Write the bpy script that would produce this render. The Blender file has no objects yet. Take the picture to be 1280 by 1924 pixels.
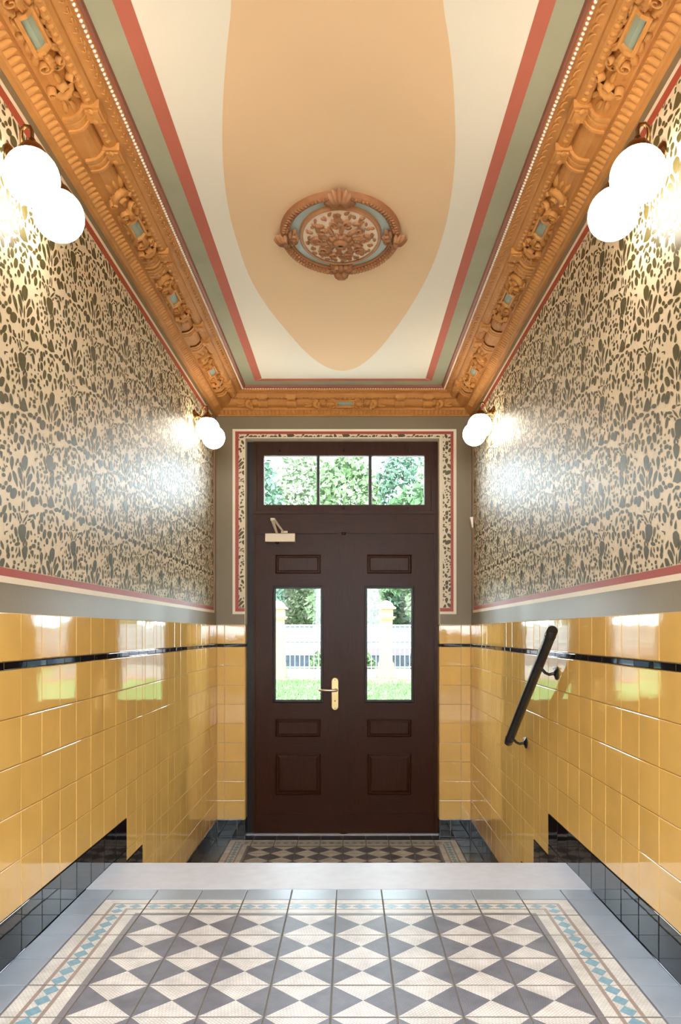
import bpy, math, random
from mathutils import Matrix, Vector
random.seed(7)
sc = bpy.context.scene
COL = sc.collection
PI = math.pi
# heights below are measured from the eye (z = 0); everything is lifted by EYE at the end
EYE = 1.61
XL, XR, YF, YB = -1.045, 0.955, 5.78, -2.2      # side walls, front wall, back wall
ZC = 1.85                                        # ceiling
ZU, ZLO = -1.01, -1.61                           # upper floor, lower landing

# ---------------------------------------------------------------- camera, sky, light, exposure
cd = bpy.data.cameras.new('camera'); cam = bpy.data.objects.new('camera', cd); COL.objects.link(cam)
cam.location = (0, 0, EYE); cam.rotation_euler = (PI/2, 0, 0)
cd.sensor_fit = 'AUTO'; cd.sensor_width = 36; cd.lens = 1386/1924*36
cd.shift_x = -17/1924; cd.shift_y = 226/1924; cd.clip_start = .05; cd.clip_end = 300
sc.camera = cam
w = bpy.data.worlds.new('sky'); sc.world = w; w.use_nodes = True
bg = w.node_tree.nodes['Background']
bg.inputs[0].default_value = (.80, .90, 1.0, 1); bg.inputs[1].default_value = 16.0
def area(name, loc, rot, sx, sy, power, col, portal=False):
    l = bpy.data.lights.new(name, 'AREA'); l.shape = 'RECTANGLE'; l.size = sx; l.size_y = sy
    l.energy = power; l.color = col
    o = bpy.data.objects.new(name, l); COL.objects.link(o); o.location = loc; o.rotation_euler = rot
    if portal: l.cycles.is_portal = True
    return o
# cool fill light added behind the viewer, placed at the unseen back window
area('rear_fill_light', (-.045, YB+.06, .75+EYE), (PI/2, 0, 0), 1.3, 1.6, 75, (.86, .92, 1.0))
# added cool fill under the closed ceiling, over and behind the viewer
fill_l = area('overhead_fill_light', (-.045, -.2, 1.80+EYE), (0, 0, 0), 1.1, 2.0, 68, (.84, .91, 1.0)); fill_l.data.spread = math.radians(125)
sc.view_settings.view_transform = 'Standard'; sc.view_settings.look = 'None'
sc.view_settings.gamma = 1; sc.view_settings.use_curve_mapping = False
sc.view_settings.exposure = 0.30
LAMP = 13.0
sc.cycles.use_denoising = True
sc.cycles.max_bounces = 10; sc.cycles.diffuse_bounces = 6; sc.cycles.glossy_bounces = 5
sc.cycles.transparent_max_bounces = 12
sc.cycles.sample_clamp_indirect = 8

# ---------------------------------------------------------------- materials
def lin(h):
    h = h.lstrip('#'); v = [int(h[i:i+2], 16)/255 for i in (0, 2, 4)]
    return tuple(c/12.92 if c <= .04045 else ((c+.055)/1.055)**2.4 for c in v)
def mul(c, k): return tuple(min(1, x*k) for x in c)
def mat(name, col, rough=.6, ior=1.45, spec=.5, metal=0, var=0, vscale=8, bump=0, bscale=60, coat=0, objvar=0, emit=0, grain=None, sheenwave=0):
    m = bpy.data.materials.new(name); m.use_nodes = True; nt = m.node_tree; n = nt.nodes; L = nt.links
    b = n['Principled BSDF']
    c = lin(col) if isinstance(col, str) else col
    b.inputs['Base Color'].default_value = (*c, 1); b.inputs['Roughness'].default_value = rough
    b.inputs['IOR'].default_value = ior; b.inputs['Specular IOR Level'].default_value = spec
    b.inputs['Metallic'].default_value = metal
    if coat: b.inputs['Coat Weight'].default_value = coat; b.inputs['Coat Roughness'].default_value = .04
    if emit: b.inputs['Emission Color'].default_value = (*c, 1); b.inputs['Emission Strength'].default_value = emit
    geo = n.new('ShaderNodeNewGeometry')
    src = None
    if grain:
        mp = n.new('ShaderNodeMapping'); mp.inputs['Scale'].default_value = grain
        L.new(geo.outputs['Position'], mp.inputs['Vector']); pos = mp.outputs['Vector']
    else: pos = geo.outputs['Position']
    if var or objvar:
        fac = None
        if var:
            ns = n.new('ShaderNodeTexNoise'); ns.inputs['Scale'].default_value = vscale; ns.inputs['Detail'].default_value = 4
            L.new(pos, ns.inputs['Vector'])
            mr = n.new('ShaderNodeMapRange'); mr.inputs[1].default_value = .25; mr.inputs[2].default_value = .75
            mr.inputs[3].default_value = 1-var; mr.inputs[4].default_value = 1+var
            L.new(ns.outputs['Fac'], mr.inputs[0]); fac = mr.outputs[0]
        if objvar:
            oi = n.new('ShaderNodeObjectInfo'); m2 = n.new('ShaderNodeMapRange')
            m2.inputs[3].default_value = 1-objvar; m2.inputs[4].default_value = 1+objvar
            L.new(oi.outputs['Random'], m2.inputs[0])
            if fac is None: fac = m2.outputs[0]
            else:
                mm = n.new('ShaderNodeMath'); mm.operation = 'MULTIPLY'
                L.new(fac, mm.inputs[0]); L.new(m2.outputs[0], mm.inputs[1]); fac = mm.outputs[0]
        hs = n.new('ShaderNodeHueSaturation'); hs.inputs['Color'].default_value = (*c, 1)
        L.new(fac, hs.inputs['Value']); L.new(hs.outputs[0], b.inputs['Base Color'])
    if bump:
        nb = n.new('ShaderNodeTexNoise'); nb.inputs['Scale'].default_value = bscale; nb.inputs['Detail'].default_value = 3
        L.new(pos, nb.inputs['Vector'])
        bp = n.new('ShaderNodeBump'); bp.inputs['Strength'].default_value = bump; bp.inputs['Distance'].default_value = .01
        L.new(nb.outputs['Fac'], bp.inputs['Height']); L.new(bp.outputs[0], b.inputs['Normal'])
    return m
def mosaic(name, col, line, rot, sx=.011, sy=.008, dark=.80):
    """pressed mosaic tesserae on a cement tile: fine relief rows"""
    m = mat(name, col, rough=.34, spec=.45); nt = m.node_tree; n = nt.nodes; L = nt.links; b = n['Principled BSDF']
    tc = n.new('ShaderNodeNewGeometry'); mp = n.new('ShaderNodeMapping'); mp.inputs['Rotation'].default_value = (0, 0, rot)
    L.new(tc.outputs['Position'], mp.inputs['Vector'])
    br = n.new('ShaderNodeTexBrick'); br.inputs['Scale'].default_value = 1.0
    br.inputs['Brick Width'].default_value = sx; br.inputs['Row Height'].default_value = sy
    br.inputs['Mortar Size'].default_value = .0011; br.inputs['Mortar Smooth'].default_value = .4
    c = lin(col); br.inputs['Color1'].default_value = (*c, 1); br.inputs['Color2'].default_value = (*mul(c, .9), 1)
    br.inputs['Mortar'].default_value = (*mul(lin(line), 1), 1)
    L.new(mp.outputs[0], br.inputs['Vector'])
    ns = n.new('ShaderNodeTexNoise'); ns.inputs['Scale'].default_value = 16; ns.inputs['Detail'].default_value = 5
    L.new(tc.outputs['Position'], ns.inputs['Vector'])
    mr = n.new('ShaderNodeMapRange'); mr.inputs[1].default_value = .3; mr.inputs[2].default_value = .7
    mr.inputs[3].default_value = dark; mr.inputs[4].default_value = 1.12
    L.new(ns.outputs['Fac'], mr.inputs[0])
    hs = n.new('ShaderNodeHueSaturation'); L.new(br.outputs['Color'], hs.inputs['Color']); L.new(mr.outputs[0], hs.inputs['Value'])
    L.new(hs.outputs[0], b.inputs['Base Color'])
    bp = n.new('ShaderNodeBump'); bp.inputs['Strength'].default_value = .5; bp.inputs['Distance'].default_value = .002; bp.invert = True
    L.new(br.outputs['Fac'], bp.inputs['Height']); L.new(bp.outputs[0], b.inputs['Normal'])
    return m
M = {}
M['cream_paint'] = mat('cream_paint', '#D9C9AC', rough=.43, spec=.5, var=.05, vscale=3, bump=.05, bscale=90)
M['leaf_paint'] = mat('leaf_paint', '#4E4826', rough=.42, spec=.45, var=.12, vscale=9)
M['olive_paint'] = mat('olive_paint', '#80735A', rough=.34, spec=.36, var=.06, vscale=3, bump=.04)
M['line_paint'] = mat('line_paint', '#E6D8C0', rough=.4, var=.04)
M['red_paint'] = mat('red_paint', '#A44432', rough=.4, var=.06, vscale=5)
M['ceil_cream'] = mat('ceil_cream', '#EBE2CF', rough=.8, spec=.2, var=.02, vscale=1.5)
M['ceil_peach'] = mat('ceil_peach', '#E7C59B', rough=.8, spec=.2, var=.03, vscale=1.5)
M['ceil_red'] = mat('ceil_red', '#BC6B57', rough=.75, spec=.2, var=.06, vscale=4)
M['ceil_green'] = mat('ceil_green', '#A5A388', rough=.75, spec=.2, var=.07, vscale=4)
M['fillet_red'] = mat('fillet_red', '#8E5540', rough=.6)
M['ochre'] = mat('ochre', '#B97F42', rough=.62, spec=.3, var=.10, vscale=14, bump=.12, bscale=80)
M['ochre2'] = mat('ochre_relief', '#C28747', rough=.6, spec=.3, var=.14, vscale=30)
M['pearl'] = mat('pearl_white', '#F3E9DA', rough=.5)
M['tablet'] = mat('tablet_green', '#8E9A86', rough=.55, var=.06)
M['terra'] = mat('rosette_brown', '#B07D54', rough=.55, spec=.35, var=.12, vscale=30)
M['terra_dark'] = mat('rosette_ring_brown', '#A06C46', rough=.55, spec=.35, var=.12, vscale=30)
M['ros_cream'] = mat('rosette_cream', '#F0D8BA', rough=.6, var=.05)
M['ros_blue'] = mat('rosette_blue', '#AFC0B8', rough=.6, var=.04)
M['yellow'] = mat('yellow_glaze', '#E3BA6A', rough=.05, ior=1.76, var=.06, vscale=7, objvar=.035, bump=.05, bscale=7)
M['black_glaze'] = mat('black_glaze', '#0C0F14', rough=.04, ior=1.62, bump=.04, bscale=7)
M['grout'] = mat('grout', '#D6CDB8', rough=.8)
M['dark_grout'] = mat('dark_grout', '#77736F', rough=.9)
M['cream_a'] = mosaic('cream_mosaic', '#D8D9DA', '#B5AEA8', .785)
M['cream_b'] = mosaic('cream_mosaic_turned', '#D8D9DA', '#B5AEA8', -.785)
M['cream_s'] = mosaic('cream_mosaic_straight', '#D8DAD9', '#B8B2AC', 0)
M['dark_a'] = mosaic('grey_mosaic', '#52545F', '#767985', .785, .005, .0045, .75)
M['brown_s'] = mat('brown_mosaic', '#8F8078', rough=.35, var=.12, vscale=40)
M['gray_s'] = mat('grey_line_mosaic', '#6F6C74', rough=.35, var=.1, vscale=40)
M['blue_s'] = mat('blue_mosaic', '#6E97AC', rough=.35, var=.16, vscale=70)
M['slate_shaded'] = mat('slate_shaded', '#3A3E3E', rough=.25, var=.1, vscale=9, objvar=.05)  # same slate on the landing, kept dark for the weaker light there
M['slate'] = mat('slate_tile', '#8994A2', rough=.33, ior=1.5, var=.10, vscale=9, objvar=.05, bump=.03, bscale=14)  # upper floor copy, bluish daylight reflection put into the base colour
M['stone'] = mat('step_stone', '#C3C9D6', rough=.45, var=.07, vscale=18, bump=.04)
M['wood'] = mat('mahogany', '#3A1D0C', rough=.38, spec=.2, var=.30, vscale=9, grain=(9, 9, 1), bump=.05, bscale=30)
M['wood_h'] = mat('mahogany_rail', '#391C0C', rough=.38, spec=.2, var=.30, vscale=9, grain=(1, 9, 9), bump=.05, bscale=30)
M['wood_dark'] = mat('mahogany_dark', '#180D09', rough=.4, var=.2, grain=(9, 9, 1))
M['jamb_black'] = mat('jamb_black', '#0B0706', rough=.5)
M['iron'] = mat('black_metal', '#0E0E10', rough=.28, spec=.6, coat=.3)
M['brass'] = mat('aged_brass', '#7E5A36', rough=.26, metal=1, var=.15, vscale=30)
M['nickel'] = mat('brushed_nickel', '#D9CBB4', rough=.34, metal=.9)
M['satin_brass'] = mat('satin_brass', '#C9B07C', rough=.38, metal=.8)
M['closer'] = mat('cream_enamel', '#DDD0B6', rough=.4)
M['white_plastic'] = mat('white_plastic', '#EFE9E0', rough=.4)
M['lead'] = mat('white_putty', '#D8D8DA', rough=.5)
gm = bpy.data.materials.new('lit_opal_glass'); gm.use_nodes = True; b = gm.node_tree.nodes['Principled BSDF']
b.inputs['Base Color'].default_value = (.95, .93, .9, 1); b.inputs['Roughness'].default_value = .15
b.inputs['Emission Color'].default_value = (1, .88, .72, 1); b.inputs['Emission Strength'].default_value = LAMP
M['opal'] = gm
gl = bpy.data.materials.new('window_glass'); gl.use_nodes = True; nt = gl.node_tree; nt.nodes.clear()
out = nt.nodes.new('ShaderNodeOutputMaterial'); mx = nt.nodes.new('ShaderNodeMixShader'); tr = nt.nodes.new('ShaderNodeBsdfTransparent')
tr.inputs[0].default_value = (.96, .985, .97, 1)
gg = nt.nodes.new('ShaderNodeBsdfGlossy'); gg.inputs['Roughness'].default_value = .02; fr = nt.nodes.new('ShaderNodeFresnel'); fr.inputs[0].default_value = 1.3
nt.links.new(fr.outputs[0], mx.inputs[0]); nt.links.new(tr.outputs[0], mx.inputs[1]); nt.links.new(gg.outputs[0], mx.inputs[2]); nt.links.new(mx.outputs[0], out.inputs[0])
M['glass'] = gl
# outdoors
M['lawn'] = mat('lawn_green', '#506941', rough=.9, spec=.1, var=.3, vscale=6)
M['grass'] = mat('grass_blade', '#587348', rough=.8, spec=.1, var=.2)
M['paving'] = mat('red_paving', '#78524B', rough=.8, var=.1)
M['bounce_pale'] = mat('pale_bounce_ground', '#D6D3CC', rough=.8, var=.1)  # pale so the added outdoor slabs throw light indoors
M['pillar'] = mat('pillar_render', '#8B754F', rough=.8, var=.05)
M['pillar_cap'] = mat('pillar_tiles', '#966E5B', rough=.8, var=.05)
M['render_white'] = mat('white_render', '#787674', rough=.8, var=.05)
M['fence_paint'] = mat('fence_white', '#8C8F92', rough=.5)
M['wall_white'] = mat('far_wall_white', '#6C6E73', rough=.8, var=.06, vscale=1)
M['wall_mauve'] = mat('far_wall_mauve', '#665B63', rough=.8)
M['dark_hedge'] = mat('dark_hedge', '#25303C', rough=.8, var=.5, vscale=3)
M['bark'] = mat('bark', '#6E6A66', rough=.8, var=.2, vscale=6)
def leafm(name, col):
    m = mat(name, col, rough=.6, spec=.3, var=.35, vscale=1.2)
    b = m.node_tree.nodes['Principled BSDF']
    return m
M['leaf1'] = leafm('leaf_fresh', '#607550'); M['leaf2'] = leafm('leaf_blue', '#56705C'); M['leaf3'] = leafm('leaf_mid', '#526D4A'); M['leaf4'] = leafm('leaf_pale', '#738263')

# ---------------------------------------------------------------- mesh helpers
class MB:
    def __init__(s): s.v = []; s.f = []; s.m = []; s.sm = []
    def add(s, vs, fs, mi=0, smooth=False):
        o = len(s.v); s.v += [tuple(p) for p in vs]
        for f in fs: s.f.append([i+o for i in f]); s.m.append(mi); s.sm.append(smooth)
    def poly(s, pts, mi=0): s.add(pts, [list(range(len(pts)))], mi)
    def box(s, x0, x1, y0, y1, z0, z1, mi=0):
        vs = [(x, y, z) for z in (z0, z1) for y in (y0, y1) for x in (x0, x1)]
        s.add(vs, [(0, 2, 3, 1), (4, 5, 7, 6), (0, 1, 5, 4), (2, 6, 7, 3), (0, 4, 6, 2), (1, 3, 7, 5)], mi)
    def grid(s, P, mi=0, smooth=True, wrap=False):
        r, c = len(P), len(P[0]); vs = [p for row in P for p in row]; fs = []
        for i in range(r-1):
            for j in range(c if wrap else c-1):
                fs.append((i*c+j, i*c+(j+1) % c, (i+1)*c+(j+1) % c, (i+1)*c+j))
        s.add(vs, fs, mi, smooth)
    def tube(s, pts, r, n=8, mi=0, cap=True, smooth=True):
        pts = [Vector(p) for p in pts]; rs = r if isinstance(r, (list, tuple)) else [r]*len(pts); rows = []
        up = Vector((0, 0, 1)); t0 = (pts[1]-pts[0]).normalized()
        if abs(t0.dot(up)) > .95: up = Vector((1, 0, 0))
        a = t0.cross(up).normalized()
        for i, p in enumerate(pts):
            t = (pts[min(i+1, len(pts)-1)]-pts[max(i-1, 0)]).normalized()
            a = (a-t*a.dot(t)).normalized(); b = t.cross(a)
            rows.append([p+(a*math.cos(2*PI*k/n)+b*math.sin(2*PI*k/n))*rs[i] for k in range(n)])
        s.grid(rows, mi, smooth, True)
        if cap:
            s.add(rows[0], [list(range(n))], mi); s.add(rows[-1], [list(range(n))[::-1]], mi)
    def lathe(s, prof, n=16, axis='z', o=(0, 0, 0), mi=0, smooth=True):
        rows = []
        for r, h in prof:
            row = []
            for k in range(n):
                a = 2*PI*k/n; p = (r*math.cos(a), r*math.sin(a), h)
                if axis == 'x': p = (h, r*math.cos(a), r*math.sin(a))
                if axis == 'y': p = (r*math.cos(a), h, r*math.sin(a))
                row.append((p[0]+o[0], p[1]+o[1], p[2]+o[2]))
            rows.append(row)
        s.grid(rows, mi, smooth, True)
    def mesh(s, name, mats):
        me = bpy.data.meshes.new(name); me.from_pydata(s.v, [], s.f); me.update()
        for m in mats: me.materials.append(M[m] if isinstance(m, str) else m)
        me.polygons.foreach_set('material_index', s.m); me.polygons.foreach_set('use_smooth', s.sm)
        return me
def link(name, me, parent=None, loc=(0, 0, 0), rot=(0, 0, 0), scale=(1, 1, 1), **props):
    o = bpy.data.objects.new(name, me); COL.objects.link(o); o.location = loc; o.rotation_euler = rot; o.scale = scale
    if parent is not None: o.parent = parent
    for k, v in props.items(): o[k] = v
    return o
def fixnormals(me):
    import bmesh
    bm = bmesh.new(); bm.from_mesh(me); bmesh.ops.recalc_face_normals(bm, faces=bm.faces); bm.to_mesh(me); bm.free()
def part(name, mb, mats, parent=None, fix=True, **k):
    if isinstance(mats, str): mats = [mats]
    me = mb.mesh(name, mats)
    if fix: fixnormals(me)
    return link(name, me, parent, **k)
def thing(name, label, cat, loc=(0, 0, 0), rz=0, group=None):
    o = link(name, None, None, loc, (0, 0, rz)); o['label'] = label; o['category'] = cat
    if group: o['group'] = group
    return o
def bevel_tile(w, h, t, b):
    """tile with a chamfered face, front towards +z, centred"""
    mb = MB(); x, y = w/2, h/2
    vs = []
    for zz, d in ((0, 0), (t-b, 0), (t-b*.3, b*.45), (t, b*1.6)):
        vs += [(-x+d, -y+d, zz), (x-d, -y+d, zz), (x-d, y-d, zz), (-x+d, y-d, zz)]
    fs = []
    for k in range(3):
        for j in range(4): fs.append((k*4+j, k*4+(j+1) % 4, k*4+4+(j+1) % 4, k*4+4+j))
    fs.append((12, 13, 14, 15)); mb.add(vs, fs); return mb

# ================================================================ STRUCTURE
# ---- walls: one slab each, with painted bands and leaves, and tiles as parts
def wall_slab(name, mb): return part(name, mb, ['olive_paint', 'grout'], kind='structure')
mb = MB(); mb.box(XL-.2, XL, YB-.2, YF+.35, .06, ZC+.1, 0); mb.box(XL-.2, XL-.0005, YB-.2, YF+.35, ZLO-.2, .06, 1); wall_left = wall_slab('wall_left', mb)
mb = MB(); mb.box(XR, XR+.2, YB-.2, YF+.35, .06, ZC+.1, 0); mb.box(XR+.0005, XR+.2, YB-.2, YF+.35, ZLO-.2, .06, 1); wall_right = wall_slab('wall_right', mb)
OX0, OX1, OZ = -.822, .709, 1.525            # door niche
DY = 5.885                                   # door plane
mb = MB()
for z0, z1, mi in ((.06, ZC+.1, 0), (ZLO-.2, .06, 1)):
    d = 0 if mi == 0 else .0005
    mb.box(XL, OX0, YF+d, YF+.35, z0, z1, mi); mb.box(OX1, XR, YF+d, YF+.35, z0, z1, mi)
mb.box(OX0, OX1, YF, YF+.35, OZ, ZC+.1, 0); wall_front = wall_slab('wall_front', mb)
mb = MB()                                    # back wall with its window opening
mb.box(XL, -.70, YB-.2, YB, ZU, ZC, 0); mb.box(.61, XR, YB-.2, YB, ZU, ZC, 0); mb.box(-.70, .61, YB-.2, YB, ZU, -.06, 0); mb.box(-.70, .61, YB-.2, YB, 1.56, ZC, 0)
wall_back = part('wall_back', mb, ['cream_paint'], kind='structure')
win2 = link('window_2', None, None, kind='structure')
mb = MB(); fy0, fy1 = YB-.12, YB-.07
for x0, x1, z0, z1 in ((-.70, -.64, -.06, 1.56), (.55, .61, -.06, 1.56), (-.64, .55, -.06, 0), (-.64, .55, 1.5, 1.56), (-.07, -.02, 0, 1.5)): mb.box(x0, x1, fy0, fy1, z0, z1)
part('window_frame', mb, 'wood', win2)
mb = MB(); mb.box(-.64, -.07, YB-.1, YB-.095, 0, 1.5); mb.box(-.02, .55, YB-.1, YB-.095, 0, 1.5); part('glass_pane', mb, 'glass', win2)

# ---- ceiling with its painted fields
mb = MB(); mb.box(XL-.2, XR+.2, YB-.2, YF+.35, ZC, ZC+.12); ceiling = part('ceiling', mb, ['ceil_cream'], kind='structure')
def flat(pts, z): return [(x, y, z) for x, y in pts]
gx0, gx1, gy1 = XL+.262, XR-.262, YF-.258     # ceiling area inside the cornice
mb = MB(); e = ZC-.0008
mb.poly(flat([(gx0-.02, YB), (gx0+.088, YB), (gx0+.088, gy1-.095), (gx0-.02, gy1+.02)], e))
mb.poly(flat([(gx1+.02, YB), (gx1-.088, YB), (gx1-.088, gy1-.095), (gx1+.02, gy1+.02)], e))
mb.poly(flat([(gx0-.02, gy1+.02), (gx0+.088, gy1-.095), (gx1-.088, gy1-.095), (gx1+.02, gy1+.02)], e))
part('green_stripe', mb, 'ceil_green', ceiling)
rx0, rx1 = gx0+.088, gx1-.088
mb = MB(); e = ZC-.0010
mb.poly(flat([(rx0, YB), (rx0+.055, YB), (rx0+.055, 5.372), (rx0, 5.427)], e)); mb.poly(flat([(rx1, YB), (rx1-.050, YB), (rx1-.050, 5.372), (rx1, 5.427)], e))
mb.poly(flat([(rx0, 5.427), (rx0+.055, 5.380), (rx1-.050, 5.380), (rx1, 5.427)], e))
part('red_stripe', mb, 'ceil_red', ceiling)
# peach oval: edge points read off the ceiling, left and right
def cpt(px, py): d = ZC*1386/(1188-py); return ((px-657)*d/1386, d)
Lp = [(140, 0), (116, 200), (98, 420), (92, 600), (96, 760), (110, 900), (135, 1030), (165, 1130), (215, 1280), (300, 1420), (400, 1540), (460, 1610), (520, 1665), (580, 1702), (640, 1717)]
Rp = [(1110, 0), (1142, 180), (1163, 380), (1172, 600), (1170, 740), (1160, 850), (1143, 970), (1118, 1080), (1060, 1250), (960, 1430), (850, 1580), (795, 1640), (740, 1687), (690, 1710)]
Lw = [cpt(380+x/2.4615, y/2.4615) for x, y in Lp]; Rw = [cpt(380+x/2.4615, y/2.4615) for x, y in Rp]
near = [(-.04-.31*math.cos(a), 2.158-.5*math.sin(a)) for a in [PI*k/12 for k in range(1, 12)]]
ring = Lw[::-1] + near + Rw
for _ in range(2): ring = [(a[0]*t+b_[0]*(1-t), a[1]*t+b_[1]*(1-t)) for a, b_ in zip(ring, ring[1:]+ring[:1]) for t in (.75, .25)]
mb = MB(); c0 = (-.04, 3.3); n = len(ring)
mb.add([(c0[0], c0[1], ZC-.0006)] + flat(ring, ZC-.0006), [(0, 1+i, 1+(i+1) % n) for i in range(n)]); part('peach_oval', mb, 'ceil_peach', ceiling)

# ---- wallpaper-like stencil: shapes of one repeat, read in a 10.667x crop whose corner is (0, 850)
SH = """k 490 215 52 150 0;b 425 300 25 98 -18;b 553 400 28 122 18;b 408 470 38 160 -12;b 578 555 45 122 20;b 305 530 38 150 -15;l 480 600 12 120 0;l 405 650 12 80 -12
o 648 693 40 92 12;t 190 490 40 90 5;l 560 725 20 50 20;t 740 775 48 82 -5;o 458 840 30 84 3;l 522 830 14 45 5;o 378 825 20 48 -5;o 262 815 60 102 10;o 175 725 45 72 20
o 112 615 30 45 20;o 60 700 34 40 30;o 60 345 30 42 -25;o 65 450 32 42 -40;o 650 980 40 106 -8;o 725 965 32 74 -12;l 810 970 22 102 -8;l 565 940 20 46 20;o -5 900 42 150 -8
o 80 1140 33 90 20;l 30 1230 15 40 0;o 192 1080 25 75 -10;o 285 1155 28 48 -25;l 265 1095 16 28 0;o 378 1130 18 55 -5;l 438 1060 12 75 4;l 480 1080 8 110 0;o 440 1190 28 14 0;o 530 1190 30 32 45
l 143 945 18 28 -30;o 95 1310 35 90 8;o 200 1310 20 85 5;o 265 1240 20 32 -30;o 300 1290 14 28 0;l 340 1240 14 28 -20;l 360 1310 12 62 -10;l 405 1300 13 92 -15;l 500 1330 13 95 30;o 610 1275 45 24 -25
l 680 1290 22 55 -18;l 575 1350 16 40 60;o 660 1440 24 92 -8;l 622 1385 16 34 40;l 510 1420 12 45 20;l 395 1400 12 30 0;l 745 1240 15 50 20;t 235 1495 26 58 15;o 130 1445 14 26 30
k 435 1615 66 168 0;o 312 1590 26 92 -8;o 548 1655 24 84 8;l 352 1745 17 58 -8;l 490 1770 18 50 5;o 618 1615 16 44 -8;l 115 1590 12 42 70;l 88 1620 12 34 0;l 240 1680 12 60 -10;l 195 1690 8 40 -10
o 25 1760 32 65 0;o 105 1740 18 42 0;o 275 1845 40 46 0;o 155 1820 32 34 20;o 70 1855 18 35 10;l 365 1880 18 50 0;l 412 1870 12 50 0;l 460 1870 12 55 0;o 540 1890 32 30 0
b 690 115 28 75 -25;o 610 180 16 25 0;o 715 30 20 26 0;o 800 40 14 26 0;o 775 135 22 24 0;o 765 230 16 28 0;o 818 265 16 30 0;o 740 305 14 26 0;o 855 320 22 30 0;o 800 345 12 22 0
l 655 350 16 85 -15;t 750 440 30 78 -3;o 825 465 18 42 0;o 758 570 25 52 0;o 835 600 16 30 0;l 888 90 14 62 25;l 943 160 15 84 -10;s 1045 205 60 125 0;o 985 330 20 52 -5;o 910 395 40 32 0
o 1140 255 20 58 10;o 1205 250 18 56 -5;l 1100 350 14 46 -20;o 1250 135 20 52 -5;t 945 545 18 92 -3;b 1035 590 52 118 0;l 890 500 9 50 10;l 905 605 9 50 20;o 1130 520 20 36 0;o 1155 600 26 30 0
l 1110 672 14 42 0;l 1062 430 12 52 0;l 1012 420 9 40 0;o 1230 435 18 26 0;l 1235 680 14 32 -15;o 1225 790 13 28 0;o 860 715 18 36 -10;o 845 810 18 44 10;o 985 730 16 26 0;o 930 775 14 22 0
l 918 855 12 32 -10;o 1045 770 12 26 0;o 1050 820 12 26 0;o 1138 850 18 28 0;o 1183 875 15 34 0;l 1118 960 14 62 5;o 1185 965 18 36 -10;s 1015 1010 64 135 0;l 955 960 9 85 -5
o 892 1062 42 36 -20;o 1125 1150 42 38 -30;o 918 1180 26 36 0;o 1018 1195 36 32 0;o 1215 1120 32 56 15;l 875 1240 18 50 -5;l 1075 1240 12 38 -15;o 825 1310 27 94 0;o 965 1320 22 50 -10
l 1012 1370 14 62 20;l 1052 1340 14 62 -15;l 885 1410 16 56 3;l 785 1400 12 42 0;o 825 1510 25 78 0;l 765 1550 16 82 -3;o 770 1620 22 16 0;l 975 1480 12 32 0;l 1028 1475 12 32 0;o 993 1525 20 12 0
l 1145 1380 18 98 -8;l 1195 1400 12 52 25;l 1120 1530 14 48 -15;o 1190 1560 24 72 15;l 1160 1640 12 42 0;o 885 1640 28 92 8;k 985 1655 36 76 0;o 1095 1665 25 56 0;o 1200 1695 25 62 10
o 935 1785 24 62 0;t 1045 1810 20 72 -3;l 1113 1770 14 56 0;l 815 1740 14 42 -15;o 765 1830 20 32 0;o 700 1780 22 36 0;o 625 1775 12 20 0;l 690 1650 10 22 0;o 880 1865 14 22 0;o 755 1695 8 14 0
l 1245 1790 14 32 0;o 140 155 22 50 0;l 70 120 12 48 5;b 232 215 38 125 0;o 345 170 22 46 10;l 318 230 12 36 5;l 85 270 8 50 -25;l 125 275 12 20 -30;o 20 60 20 60 0;l 205 15 22 36 -20;l 400 30 15 46 15
o 1272 970 40 76 0;o 1250 1190 30 62 15;l 350 -35 16 42 -30;l 45 -110 36 60 -40;l 225 -60 18 60 -20;o 160 -40 26 40 0"""
VX = (.434, 0.0); VY = (.217, .273)
def shape_outline(kind, cx, cy, rx, ry, ang):
    n = 12 if ry > 70 else 8; pts = []
    for i in range(n):
        a = 2*PI*i/n; x, y = math.sin(a), -math.cos(a)          # start at the top (y up is negative)
        if kind == 'o': x = math.copysign(abs(x)**.85, x); y = math.copysign(abs(y)**.95, y)
        elif kind == 'l': x = x*(1-.35*abs(y))
        elif kind == 't': x = x*(.62+.38*y)
        elif kind == 'b': x = x*(.68-.32*y)
        elif kind == 'k': x = math.copysign(abs(x)**1.35, x)*(.95-.18*y); y = y-.10*abs(x)
        elif kind == 's': x = x*(.66+.34*y) if y < .1 else x*1.0; y = y*1.0-(0 if y < .8 else .22)
        j = 1+random.uniform(-.07, .07); x *= (rx*(1.08 if kind == 'o' else 1.26)+2)*j; y *= (ry*1.10+2)*j
        t = math.radians(ang); pts.append((cx+x*math.cos(t)-y*math.sin(t), cy+x*math.sin(t)+y*math.cos(t)))
    return pts
CELL = []
for tok in SH.replace('\n', ';').split(';'):
    k, *v = tok.split(); v = [float(q) for q in v]
    pts = []
    for X, Y in shape_outline(k, *v):
        d = 1448/(657-X/10.667); pts.append((d, (1188-850-Y/10.667)*d/1386))
    cu = sum(p[0] for p in pts)/len(pts); cz = sum(p[1] for p in pts)/len(pts)
    if 2.21 <= cu < 2.644 and .285 <= cz < .558: CELL.append(pts)
def clip(pts, x0, x1, y0, y1):
    for ax, lim, sg in ((0, x0, 1), (0, x1, -1), (1, y0, 1), (1, y1, -1)):
        out = []
        for i in range(len(pts)):
            a, b = pts[i-1], pts[i]; ia = sg*(a[ax]-lim) >= 0; ib = sg*(b[ax]-lim) >= 0
            if ia != ib:
                t = (lim-a[ax])/(b[ax]-a[ax]); out.append((a[0]+t*(b[0]-a[0]), a[1]+t*(b[1]-a[1])))
            if ib: out.append(b)
        pts = out
        if len(pts) < 3: return []
    return pts
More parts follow.
